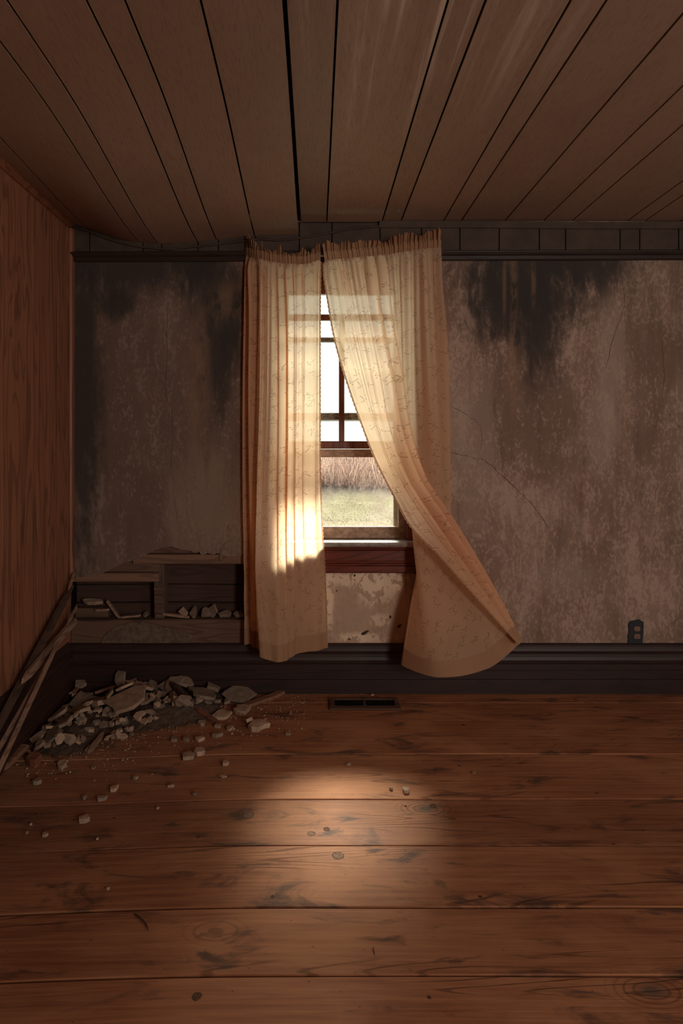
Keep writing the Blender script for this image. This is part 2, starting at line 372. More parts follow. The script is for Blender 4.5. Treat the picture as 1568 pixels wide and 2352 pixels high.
def m_blade(name, a, b, sc):
    g = G(name); c = g.mix(g.step(g.noise(g.pos(), sc, 4, .6), .35, .65), a, b)
    d = g.n('BsdfDiffuse'); t = g.n('BsdfTranslucent'); g.put(d.inputs[0], c); g.put(t.inputs[0], c)
    m = g.n('MixShader'); m.inputs[0].default_value = .5
    g.nt.links.new(d.outputs[0], m.inputs[1]); g.nt.links.new(t.outputs[0], m.inputs[2]); g.nt.links.new(m.outputs[0], g.out.inputs[0]); g.nt.nodes.remove(g.b)
    return g.m
M_BRUSH = m_blade('dead_brush', (.27, .165, .13), (.45, .32, .26), 1.2)
M_GRASS = m_blade('dry_grass', (.24, .20, .115), (.36, .32, .215), .9)
M_ROOM = m_simple('far_room_plaster', (.17, .12, .095), (.25, .18, .14), 3, .9, .1)

# ------------------------------------------------------------------ floor: wide boards
X0, X1, YB = wx(162), 2.9, -2.2
def fsag(x): return -.024 * smooth((-.15 - x) / 1.1)
floor = bar('floor', 'x', X0 - .15, X1 + .15, YB - .1, D + .22, -.14, -.075, M_DARK, None, .004, kind='structure')
seams = [1788 / (y - CY) for y in (1590, 1614, 1655, 1732, 1836, 1942, 2085, 2242)]
seams[0] = D + .02
while seams[-1] > YB: seams.append(seams[-1] - random.Random(len(seams)).uniform(.19, .25))
rg = random.Random(4); plank_dz = []
for i in range(len(seams) - 1):
    ya, yb = seams[i + 1], seams[i]
    gap = (.0075 if i in (3, 5, 6) else .0048); dz = rg.uniform(-.0012, .0012)
    plank_dz.append((ya, yb, dz)); w1, w2 = rg.uniform(0, 9), rg.uniform(.0008, .002)
    prof = [(ya + gap / 2, -.024), (yb - gap / 2, -.024), (yb - gap / 2, -.0015), (yb - gap / 2 - .0015, 0), (ya + gap / 2 + .0015, 0), (ya + gap / 2, -.0015)]
    def warp(v, ya=ya, yb=yb, dz=dz, w1=w1, w2=w2):
        t = (v.y - ya) / (yb - ya)
        wob = w2 * math.sin(v.x * 5.3 + w1) * (t - .5) * 2
        bow = -.010 * smooth((-.3 - v.x) / 1.0)
        return Vector((v.x, v.y + wob * .6 + bow, v.z + dz + fsag(v.x)))
    V, Fc = prism(prof, 'x', X0 - .03, X1 + .05, 40, warp)
    mesh('plank', V, Fc, M_FLOOR, floor)

# knots that stand proud of the worn boards, each in its dark shrunken ring
rk = random.Random(3)
for px, py, rx, col in ((715, 1914, 9, 1), (750, 1904, 8, 0), (776, 1966, 13, 1), (985, 2291, 5, 0), (1064, 1666, 4, 0), (452, 2288, 11, 0), (570, 1872, 13, 1), (994, 1851, 9, 0), (1102, 2060, 4, 0), (626, 2060, 5, 0)):
    d = F * EYE / (py - CY); x, r = (px - CX) * d / F, rx * d / F; ph = rk.uniform(0, 6); zf = next(q[2] for q in plank_dz if q[0] <= d <= q[1]) + fsag(x)
    for name, s_, z, mt in (('knot_ring', 1.0, .0013, M_CRACK), ('knot', .90, .00145, M_SASHK if col else M_DARKK)):
        n = 18; ring = [(x + math.cos(2 * PI * k / n) * r * s_ * (1 + .10 * math.sin(2 * 2 * PI * k / n + ph)), d + math.sin(2 * PI * k / n) * r * s_ * (1 + .08 * math.sin(3 * 2 * PI * k / n + ph))) for k in range(n)]
        V = [Vector((a, b, zf + z - .0010)) for a, b in ring] + [Vector((a, b, zf - .002)) for a, b in ring]
        mesh(name, V, [tuple(range(n)), tuple(range(n, 2 * n))[::-1]] + [(k, (k + 1) % n, n + (k + 1) % n, n + k) for k in range(n)], mt, floor)

# ------------------------------------------------------------------ ceiling: sheet panelling, the left sheet sagging at the window wall
CZ = 2.412
def csag(x, y):
    if x > -.0855: return 0.0
    pts = [(-1.3, .0), (-1.15, .04), (-.95, .105), (-.8, .118), (-.6, .108), (-.4, .086), (-.25, .070), (-.085, .062)]
    a = 0
    for (xa, a0), (xb, a1) in zip(pts, pts[1:]):
        if xa <= x <= xb: a = a0 + (a1 - a0) * smooth((x - xa) / (xb - xa)) if False else a0 + (a1 - a0) * (x - xa) / (xb - xa)
    return a * (.8 * smooth((y - 1.85) / 1.15) + .2 * smooth((y - 1.2) / 1.9))
ceil = bar('ceiling', 'y', YB - .1, D + .25, X0 - .15, X1 + .15, 2.50, 2.56, M_DARK, None, .004, kind='structure')
cl = [X0 + .002, -1.150, -.887, -.790, -.588, -.490, -.296, -.085, .056, .339, .435, .652, .743, .967, 1.165, 1.31, 1.59, 1.68, 1.86, 2.12, 2.30, 2.48, 2.72, X1 - .005]
for xa, xb in zip(cl, cl[1:]):
    gap = .007 if abs(xb - 1.165) > .01 else .008
    g0 = .011 if abs(xa + .085) < .01 else gap / 2
    g1 = .002 if abs(xb + .085) < .01 else gap / 2
    nx = max(2, int((xb - xa) / .06)); V = []; Fc = []; ny = 44
    xs = [xa + g0 + (xb - xa - g0 - g1) * i / nx for i in range(nx + 1)]
    ring = [(x, 0.0) for x in xs] + [(x, .007) for x in reversed(xs)]
    k = len(ring)
    for j in range(ny + 1):
        y = YB + (D - .008 - YB) * j / ny
        for x, dz in ring:
            V.append(Vector((x - .012 * smooth((-.02 - x) * 3) * (y - 1.6), y, CZ + dz - csag(x, y) + .003 * math.sin(x * 3 + y * 1.4))))
    for j in range(ny):
        for i in range(k): Fc.append((j * k + i, j * k + (i + 1) % k, (j + 1) * k + (i + 1) % k, (j + 1) * k + i))
    Fc.append(tuple(range(k))); Fc.append(tuple(ny * k + i for i in range(k))[::-1])
    o = mesh('panel', V, Fc, M_CEIL, ceil)
    o.data.shade_smooth(); o.data.set_sharp_from_angle(angle=math.radians(35))

# ------------------------------------------------------------------ left wall: grooved wood panelling
wl = bar('wall_left', 'z', -.1, 2.5, X0 - .10, X0 - .010, YB - .1, D + .2, M_DARK, None, .003, kind='structure')
gy = [3.085, 2.973, 2.862, 2.754, 2.700, 2.638, 2.530, 2.440, 2.345, 2.24]
while gy[-1] > YB: gy.append(gy[-1] - rg.choice([.05, .1, .15, .2, .1]))
gy = [D + .01] + gy
for a, b in zip(gy, gy[1:]):
    bar('panel', 'z', .20, 2.42, X0 - .009, X0, b + .002, a - .002, M_PANEL, wl, .0004)
# trims on the left wall
trim = []
V, Fc = prism([(X0, 2.372), (X0 + .010, 2.375), (X0 + .022, 2.392), (X0 + .024, 2.410), (X0, 2.410)], 'y', YB, D - .01, 1)
mesh('trim_1', V, Fc, M_PTRIM, None, 'structure')
V, Fc = prism([(X0, D - .03), (X0 + .008, D - .031), (X0 + .018, D - .024), (X0 + .022, D - .008), (X0 + .022, D - .0005), (X0, D - .0005)], 'z', wz(1330), wz(528), 12,
              lambda v: Vector((v.x + .004 * smooth((.75 - v.z) / .2), v.y, v.z)))
mesh('trim_2', V, Fc, M_PTRIM, None, 'structure')

# ------------------------------------------------------------------ back wall: plaster with the window opening and the broken corner
OX0, OX1, OZ0, OZ1 = -.197, .470, .752, 2.150
rj = random.Random(7)
edge = [(162, 1330), (190, 1325), (236, 1318), (262, 1305), (286, 1293), (310, 1286), (330, 1276), (350, 1266), (372, 1258), (395, 1256), (412, 1262), (432, 1264),
        (444, 1270), (458, 1268), (462, 1275), (476, 1271), (490, 1273), (502, 1270), (506, 1279), (512, 1273), (530, 1277), (548, 1272), (570, 1276)]
outl = []
for (a, b), (c, d) in zip(edge, edge[1:]):
    for k in range(3):
        t = k / 3; outl.append((a + (c - a) * t, b + (d - b) * t + (rj.uniform(-1.6, 1.6) if (a, k) != (162, 0) else 0)))
outl.append(edge[-1])
poly = [(wx(a), wz(b)) for a, b in outl] + [(wx(570), .20), (X1, .20), (X1, 2.45), (X0 - .0, 2.45)]
hole = [(OX0, OZ0), (OX1, OZ0), (OX1, OZ1), (OX0, OZ1)]
bm = bmesh.new()
def loop(pts):
    vs = [bm.verts.new((x, D, z)) for x, z in pts]
    return [bm.edges.new((vs[i], vs[(i + 1) % len(vs)])) for i in range(len(vs))]
es = loop(poly) + loop(hole)
r_ = bmesh.ops.triangle_fill(bm, edges=es, use_beauty=True, normal=(0, -1, 0))
fs = [f for f in bm.faces]
ex = bmesh.ops.extrude_face_region(bm, geom=fs)
for v in [e for e in ex['geom'] if isinstance(e, bmesh.types.BMVert)]: v.co.y += .022
bmesh.ops.recalc_face_normals(bm, faces=bm.faces)
me = bpy.data.meshes.new('wall_back'); bm.to_mesh(me); bm.free()
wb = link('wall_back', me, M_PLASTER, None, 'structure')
# outer shell of the wall, in four boards around the opening
YS0, YS1 = 3.30, 3.345
for (a, b, c, d) in ((X0 - .1, OX0 - .02, -.1, 2.55), (OX1 + .02, X1 + .1, -.1, 2.55), (OX0 - .02, OX1 + .02, -.1, OZ0 - .03), (OX0 - .02, OX1 + .02, OZ1 + .02, 2.55)):
    bar('outer_sheathing', 'x', a, b, YS0, YS1, c, d, M_SHEATH, wb, .001)
# the framing laid bare in the lower left corner
for (a, b, z0, z1, dy) in ((wx(158), wx(600), wz(1352), wz(1236), 0), (wx(158), wx(600), wz(1395), wz(1354), .004), (wx(158), wx(600), wz(1475), wz(1397), .002)):
    bar('plank', 'x', a, b, 3.225 + dy, 3.245 + dy, z0, z1, M_SHEATH, wb, .003, 8, lambda v: v + Vector((0, .002 * math.sin(v.x * 9), .002 * math.sin(v.x * 6))))
bar('board', 'x', wx(305), wx(600), 3.1275, 3.225, wz(1296), wz(1274), M_LEDGE, wb, .004)
bar('board', 'x', wx(300), wx(600), 3.149, 3.172, wz(1273), wz(1236), M_STUD, wb, .003)
bar('board', 'x', wx(163), wx(364), 3.1265, 3.222, wz(1337), wz(1317), M_LEDGE, wb, .004)
bar('board', 'x', wx(163), wx(364), 3.148, 3.175, wz(1316), wz(1280), M_STUD, wb, .003)
bar('stud', 'z', .20, wz(1297), wx(350), wx(374), 3.150, 3.222, M_STUDV, wb, .003)
for k, py in enumerate((1350, 1368, 1390, 1412)):
    bar('lath_stub', 'x', wx(352) + .002 * k, wx(372), 3.136, 3.1495, wz(py + 9), wz(py), M_STUD, wb, .002)
bar('board', 'x', wx(163), wx(600), 3.132, 3.222, .21, wz(1425), M_STUD, wb, .004, 16, lambda v: v + Vector((0, 0, .003 * math.sin(v.x * 7) + .002 * math.sin(v.x * 23))))
bar('board', 'x', wx(166), wx(242), 3.165, 3.20, wz(1424.3), wz(1402), M_STUD, wb, .004)
# patch of plaster left on the lower board
pp = [(232, 1477), (240, 1460), (256, 1446), (276, 1436), (300, 1430), (326, 1428), (352, 1433), (372, 1440), (400, 1444), (425, 1452), (444, 1460), (436, 1477)]
n = len(pp); V = [Vector((wx(a), 3.1245, wz(b))) for a, b in pp] + [Vector((wx(a), 3.134, wz(b))) for a, b in pp]
mesh('plaster_patch', V, [tuple(range(n)), tuple(range(n, 2 * n))[::-1]] + [(i, (i + 1) % n, n + (i + 1) % n, n + i) for i in range(n)], M_PATCH, wb)
# flake of plaster curling off beside the curtain
def flake(pts, y0, y1, name='plaster_flake'):
    n = len(pts); V = [Vector((wx(a), D - y0 - rj.uniform(0, .004), wz(b))) for a, b in pts] + [Vector((wx(a), D + y1, wz(b))) for a, b in pts]
    mesh(name, V, [tuple(range(n)), tuple(range(n, 2 * n))[::-1]] + [(i, (i + 1) % n, n + (i + 1) % n, n + i) for i in range(n)], M_PLASTER, wb)
flake([(515, 1250), (525, 1243), (533, 1241), (541, 1247), (546, 1258), (556, 1266), (555, 1276), (530, 1279), (512, 1276), (510, 1290), (504, 1284), (506, 1268)], .003, .001)
flake([(524, 1208), (535, 1205), (541, 1209), (536, 1216), (526, 1217)], .004, .001)
# cracks in the plaster: jagged slivers let into the surface
def crack(pts, w=.0011):
    P = []
    for (a, b), (c, d) in zip(pts, pts[1:]):
        for k in range(4): P.append((a + (c - a) * k / 4 + rj.uniform(-2, 2), b + (d - b) * k / 4 + rj.uniform(-2, 2)))
    P.append(pts[-1]); V = []; Fc = []
    for i, (a, b) in enumerate(P):
        ww = w * rj.uniform(.35, 1) * (.25 if i in (0, len(P) - 1) else 1)
        p0, p1 = P[max(0, i - 1)], P[min(len(P) - 1, i + 1)]; dx, dz = p1[0] - p0[0], -(p1[1] - p0[1]); L = math.hypot(dx, dz) or 1
        nx, nz = -dz / L * ww, dx / L * ww
        V += [Vector((wx(a) + nx, D - .0006, wz(b) + nz)), Vector((wx(a) - nx, D - .0006, wz(b) - nz))]
    for i in range(len(P) - 1): Fc.append((2 * i, 2 * i + 1, 2 * i + 3, 2 * i + 2))
    mesh('crack', V, Fc, M_CRACK, wb)
crack([(1030, 930), (1060, 944), (1090, 965), (1106, 985), (1104, 1030)])
crack([(1030, 1040), (1085, 1050), (1115, 1058), (1140, 1080), (1170, 1110), (1200, 1136), (1235, 1175), (1262, 1215)], .0014)
crack([(1422, 615), (1430, 660), (1434, 695), (1428, 730), (1418, 745), (1405, 790), (1390, 850)])
crack([(1520, 780), (1524, 850), (1522, 920)], .001); crack([(1518, 935), (1545, 962), (1566, 985)])
crack([(382, 700), (384, 790), (380, 870), (380, 910), (396, 940), (398, 1010), (392, 1070), (398, 1130), (408, 1200)], .0012)
crack([(1034, 600), (1031, 618), (1020, 632)], .002)
# chips knocked out under the sill
for (cx, cy, rx, ry) in ((838, 1453, 9, 4.5), (917, 1438, 6, 4), (896, 1417, 3, 4), (802, 1468, 3.2, 2), (773, 1357, 2, 2), (814, 1322, 2.6, 2.6)):
    V = [Vector((wx(cx) + math.cos(a) * rx / 448 * rj.uniform(.75, 1.15) * s, D - .0007 + (0 if s == 1 else -.0006), wz(cy) + math.sin(a) * ry / 448 * rj.uniform(.75, 1.15) * s + math.cos(a) * rx / 448 * .45 * (rx > 5)))
         for s in (1,) for a in [2 * PI * k / 11 for k in range(11)]]
    mesh('chipped_hole', V, [tuple(range(11))], M_CRACK, wb)

# frieze of sheet panelling above the picture rail
bar('backing', 'x', X0 + .001, X1, D - .0016, D - .0003, 2.232, 2.41, M_DARK, wb, .0003)
fx = [162, 207, 329, 372, 455, 502, 587, 687, 762, 872, 967, 1055, 1145, 1237, 1297, 1422, 1467, 1556, 1640, 1740, 1800, 1900, 2020]
for a, b in zip(fx, fx[1:]):
    bar('panel', 'x', wx(a) + .003, min(wx(b), X1) - .003, D - .0070, D - .0018, 2.235, 2.405, M_FRIEZE, wb, .001)
prof = [(D - .001, 2.212), (D - .012, 2.212), (D - .016, 2.218), (D - .016, 2.234), (D - .024, 2.240), (D - .030, 2.250), (D - .030, 2.256), (D - .020, 2.262), (D - .001, 2.262)]
V, Fc = prism(prof, 'x', X0 + .001, X1, 24, lambda v: v + Vector((0, 0, -.008 + .010 * (v.x + 1.25) / 3)))
mesh('trim_3', V, Fc, M_RAIL, None, 'structure')
V, Fc = prism([(D - .007, 2.374), (D - .016, 2.374), (D - .024, 2.390), (D - .030, 2.404), (D - .007, 2.404)], 'x', wx(870), X1, 16, lambda v: v + Vector((0, 0, .003 * math.sin(v.x * 3))))
mesh('trim_4', V, Fc, M_FRIEZE, None, 'structure')
lp = [(165, 517), (200, 527), (235, 541), (270, 552), (310, 562), (350, 567), (385, 569), (430, 565), (480, 560), (530, 554), (575, 548), (600, 546), (640, 549), (690, 543), (735, 536), (790, 525), (830, 520), (880, 516), (930, 515)]
lp3 = [at(a, b + 3, D - .016) for a, b in lp]
fine = []
for i in range(len(lp3) - 1):
    p0, p1, p2, p3 = lp3[max(0, i - 1)], lp3[i], lp3[i + 1], lp3[min(len(lp3) - 1, i + 2)]
    for k in range(4):
        t = k / 4; fine.append(.5 * ((2 * p1) + (p2 - p0) * t + (2 * p0 - 5 * p1 + 4 * p2 - p3) * t * t + (3 * p1 - p0 - 3 * p2 + p3) * t ** 3))
tube('trim_5', fine + [lp3[-1]], .0055, M_FRIEZE, None, 'structure', 6)

# baseboards with a moulded cap
def baseprof(s):   # (outward, z)
    return [(.0, .0), (.024, .0), (.024, .062), (.021, .066), (.021, .072), (.024, .076), (.024, .118), (.020, .122), (.020, .150), (.024, .156), (.026, .172), (.022, .186), (.014, .200), (.016, .206), (.018, .216), (.014, .226), (.009, .236), (.009, .246), (.0, .252)]
V, Fc = prism([(D - a, z) for a, z in baseprof(0)], 'x', X0 + .001, X1, 30, lambda v: v + Vector((0, 0, fsag(v.x) * (1 - min(1, v.z / .2)) + .001)))
mesh('baseboard_back', V, Fc, M_BASE, None, 'structure')
M_BASEL = m_panel('dark_varnish_baseboard_left', (.030, .013, .010), (.052, .022, .016), (.016, .009, .008), 'y', .4)
V, Fc = prism([(X0 + a, z * 1.06) for a, z in baseprof(0)], 'y', YB, D - .027, 4, lambda v: v + Vector((0, 0, fsag(X0) * (1 - min(1, v.z / .2)))))
mesh('baseboard_left', V, Fc, M_BASEL, None, 'structure')
# the rest of the room, behind the camera and off to the right, closed walls; the added fills stand in for daylight
def shell(name, boxes):
    V, Fc = [], []
    for (x0, x1, y0, y1, z0, z1) in boxes:
        b = len(V); V += [Vector((x, y, z)) for x in (x0, x1) for y in (y0, y1) for z in (z0, z1)]
        Fc += [tuple(b + i for i in f) for f in ((0, 1, 3, 2), (4, 6, 7, 5), (0, 4, 5, 1), (2, 3, 7, 6), (0, 2, 6, 4), (1, 5, 7, 3))]
    mesh(name, V, Fc, M_ROOM, None, 'structure')
shell('wall_right', [(X1, X1 + .1, YB - .1, D + .2, -.1, 2.5)])
shell('wall_front', [(X0 - .1, X1 + .1, YB - .1, YB, -.1, 2.5)])

# ------------------------------------------------------------------ window
w1 = empty('window_1', ((OX0 + OX1) / 2, D, OZ0)); w1['kind'] = 'structure'
def wpart(name, *a, **k):
    o = bar(name, *a, **k); keep(o, w1); return o
CW = .095
for s, xa, xb in ((0, OX0 - CW, OX0 + .006), (1, OX1 - .006, OX1 + CW)):
    wpart('casing', 'z', OZ0 + .03, OZ1 + .0, xa, xb, D - .020, D + .004, M_REDV)
wpart('casing', 'x', OX0 - CW, OX1 + CW, D - .020, D + .004, OZ1 - .006, 2.205, M_RED)
for xa, xb in ((OX0 - .02, OX0), (OX1, OX1 + .02)):
    wpart('jamb', 'z', OZ0, OZ1 + .02, xa, xb, D + .002, YS1, M_REDV)
wpart('jamb', 'x', OX0, OX1, D + .002, YS1, OZ1, OZ1 + .02, M_REDV)
for xa, xb in ((OX0, OX0 + .011), (OX1 - .011, OX1)):
    wpart('stop', 'z', OZ0 + .03, OZ1, xa, xb, D + .022, D + .040, M_REDV)
    wpart('stop', 'z', OZ0 + .03, OZ1, xa, xb, D + .004, D + .012, M_REDV)
# stool with a rounded nose, moulded apron
V, Fc = prism([(D + .16, OZ0), (D + .16, OZ0 + .030), (D - .050, OZ0 + .030), (D - .060, OZ0 + .026), (D - .064, OZ0 + .016), (D - .060, OZ0 + .006), (D - .050, OZ0)], 'x', OX0 - CW - .02, OX1 + CW + .02, 1)
def clip(v):
    return v
st = mesh('stool', V, Fc, M_STOOL, None); keep(st, w1)
ap = [(D, .618), (D - .030, .618), (D - .034, .624), (D - .034, .652), (D - .029, .656), (D - .034, .660), (D - .034, .664), (D - .029, .668), (D - .034, .672), (D - .034, .676), (D - .029, .682), (D - .029, .730), (D - .038, .738), (D - .040, OZ0), (D, OZ0)]
V, Fc = prism(ap, 'x', OX0 - CW + .0, wx(950), 1)
o = mesh('apron', V, Fc, M_RED, None); keep(o, w1)
wpart('apron_return', 'z', .612, OZ0, wx(950), wx(958), D - .042, D + .001, M_BASE)
# sashes
def rail(name, parent, xa, xb, y0, y1, z0, z1, mat):
    o = bar(name, 'x', xa, xb, y0, y1, z0, z1, mat, None, .003); keep(o, w1); o.parent = parent; o.matrix_parent_inverse = Matrix.Translation(-Vector(w1.location)); return o
def stile(name, parent, z0, z1, xa, xb, y0, y1, mat):
    o = bar(name, 'z', z0, z1, xa, xb, y0, y1, mat, None, .003); o.parent = parent; o.matrix_parent_inverse = Matrix.Translation(-Vector(w1.location)); return o
def part_empty(name):
    e = empty(name, (0, 0, 0)); e.parent = w1; return e
ls = part_empty('lower_sash'); y0, y1 = D + .043, D + .079
zl0, zl1 = OZ0 + .031, 1.2445
rail('rail', ls, OX0 + .040, OX1 - .040, y0, y1, zl0, .842, M_SASH); rail('rail', ls, OX0 + .040, OX1 - .040, y0, y1, 1.204, zl1, M_SASH)
stile('stile', ls, zl0, zl1, OX0 + .002, OX0 + .040, y0, y1, M_SASH); stile('stile', ls, zl0, zl1, OX1 - .040, OX1 - .002, y0, y1, M_SASH)
rail('pane', ls, OX0 + .036, OX1 - .036, y0 + .016, y0 + .019, .838, 1.208, M_GLASS)
us = part_empty('upper_sash'); y0, y1 = D + .083, D + .117
rail('rail', us, OX0 + .036, OX1 - .036, y0, y1, 1.247, 1.288, M_REDV); rail('rail', us, OX0 + .036, OX1 - .036, y0, y1, 2.062, 2.149, M_REDV)
stile('stile', us, 1.247, 2.149, OX0 + .002, OX0 + .036, y0, y1, M_REDV); stile('stile', us, 1.247, 2.149, OX1 - .036, OX1 - .002, y0, y1, M_REDV)
MX, MZ = .1365, 1.941
stile('muntin', us, 1.288, MZ - .016, MX - .0145, MX + .0145, y0 + .006, y1 - .004, M_REDV)
rail('muntin', us, OX0 + .036, OX1 - .036, y0 + .006, y1 - .004, MZ - .016, MZ + .016, M_REDV)
for xa, xb, za, zb in ((OX0 + .034, MX, 1.286, MZ), (MX, OX1 - .034, 1.286, MZ), (OX0 + .034, OX1 - .034, MZ, 2.064)):
    rail('pane', us, xa, xb, y0 + .016, y0 + .019, za, zb, M_GLASS)
sw = part_empty('storm_sash'); y0, y1 = D + .150, D + .172
for xa, xb in ((OX0 + .001, OX0 + .052), (OX1 - .052, OX1 - .001)): stile('stile', sw, OZ0 + .03, OZ1, xa, xb, y0, y1, M_STORM)
for za, zb, mt in ((OZ0 + .031, .826, M_STORM), (1.215, 1.245, M_STORM), (1.402, 1.440, M_STORMBAR), (1.822, 1.846, M_STORMBAR), (2.08, 2.149, M_STORM)):
    rail('rail', sw, OX0 + .052, OX1 - .052, y0, y1, za, zb, mt)
rail('pane', sw, OX0 + .05, OX1 - .05, y0 + .009, y0 + .012, .824, 1.217, M_GLASS)
rail('pane', sw, OX0 + .05, OX1 - .05, y0 + .009, y0 + .012, 1.243, 1.404, M_FROST)
rail('pane', sw, OX0 + .05, OX1 - .05, y0 + .009, y0 + .012, 1.438, 1.824, M_FROST)
rail('pane', sw, OX0 + .05, OX1 - .05, y0 + .009, y0 + .012, 1.844, 2.082, M_FROST)
wpart('outer_sill', 'x', OX0, OX1, D + .162, YS1 + .05, OZ0 - .03, OZ0 + .029, M_SASH)

# ------------------------------------------------------------------ outside: grassy bank rising to brush
def hz(x, y): return -.5 + .25 * max(0, y - 9) - (.25 - .16) * max(0, y - 20) + .05 * math.sin(x * .9 + y * .7) * min(1, max(0, y - 5))
V, Fc = [], []; nx, ny = 40, 60
for j in range(ny + 1):
    for i in range(nx + 1):
        x = -22 + 44 * i / nx; y = 3.5 + 50 * (j / ny) ** 1.5; V.append((x, y, hz(x, y)))
for j in range(ny):
    for i in range(nx): a = j * (nx + 1) + i; Fc.append((a, a + 1, a + nx + 2, a + nx + 1))
mesh('terrain', V, Fc, M_HILL, None, 'structure', shade=True)
def blades(name, cnt, y0, y1, h0, h1, w, lean, mat, label, cat, seed):
    r = random.Random(seed); V, Fc = [], []
    for _ in range(cnt):
        y = y0 + (y1 - y0) * r.random() ** 1.3; x = r.uniform(-.3, .3) * y + .6; z = hz(x, y) - .02
        h = r.uniform(h0, h1); a = r.uniform(0, 2 * PI); l = r.uniform(0, lean) * h; ww = w * r.uniform(.5, 1)
        dx, dy = math.cos(a) * l, math.sin(a) * l; b = len(V)
        V += [(x - ww, y, z), (x + ww, y, z), (x + dx * .4 + ww * .7, y + dy * .4, z + h * .6), (x + dx * .4 - ww * .7, y + dy * .4, z + h * .6), (x + dx, y + dy, z + h * (1 - .3 * lean))]
        Fc += [(b, b + 1, b + 2, b + 3), (b + 3, b + 2, b + 4)]
    o = mesh(name, V, Fc, mat, None, 'stuff'); return tag(o, label, cat)
blades('dry_grass', 42000, 8.0, 12.5, .015, .05, .005, 1.3, M_GRASS, 'pale dry grass on the bank outside the window', 'grass', 11)
blades('dead_brush', 9000, 12.5, 19, .25, .95, .007, 1.2, M_BRUSH, 'tangled reddish dead brush above the grass outside the window', 'brush', 12)

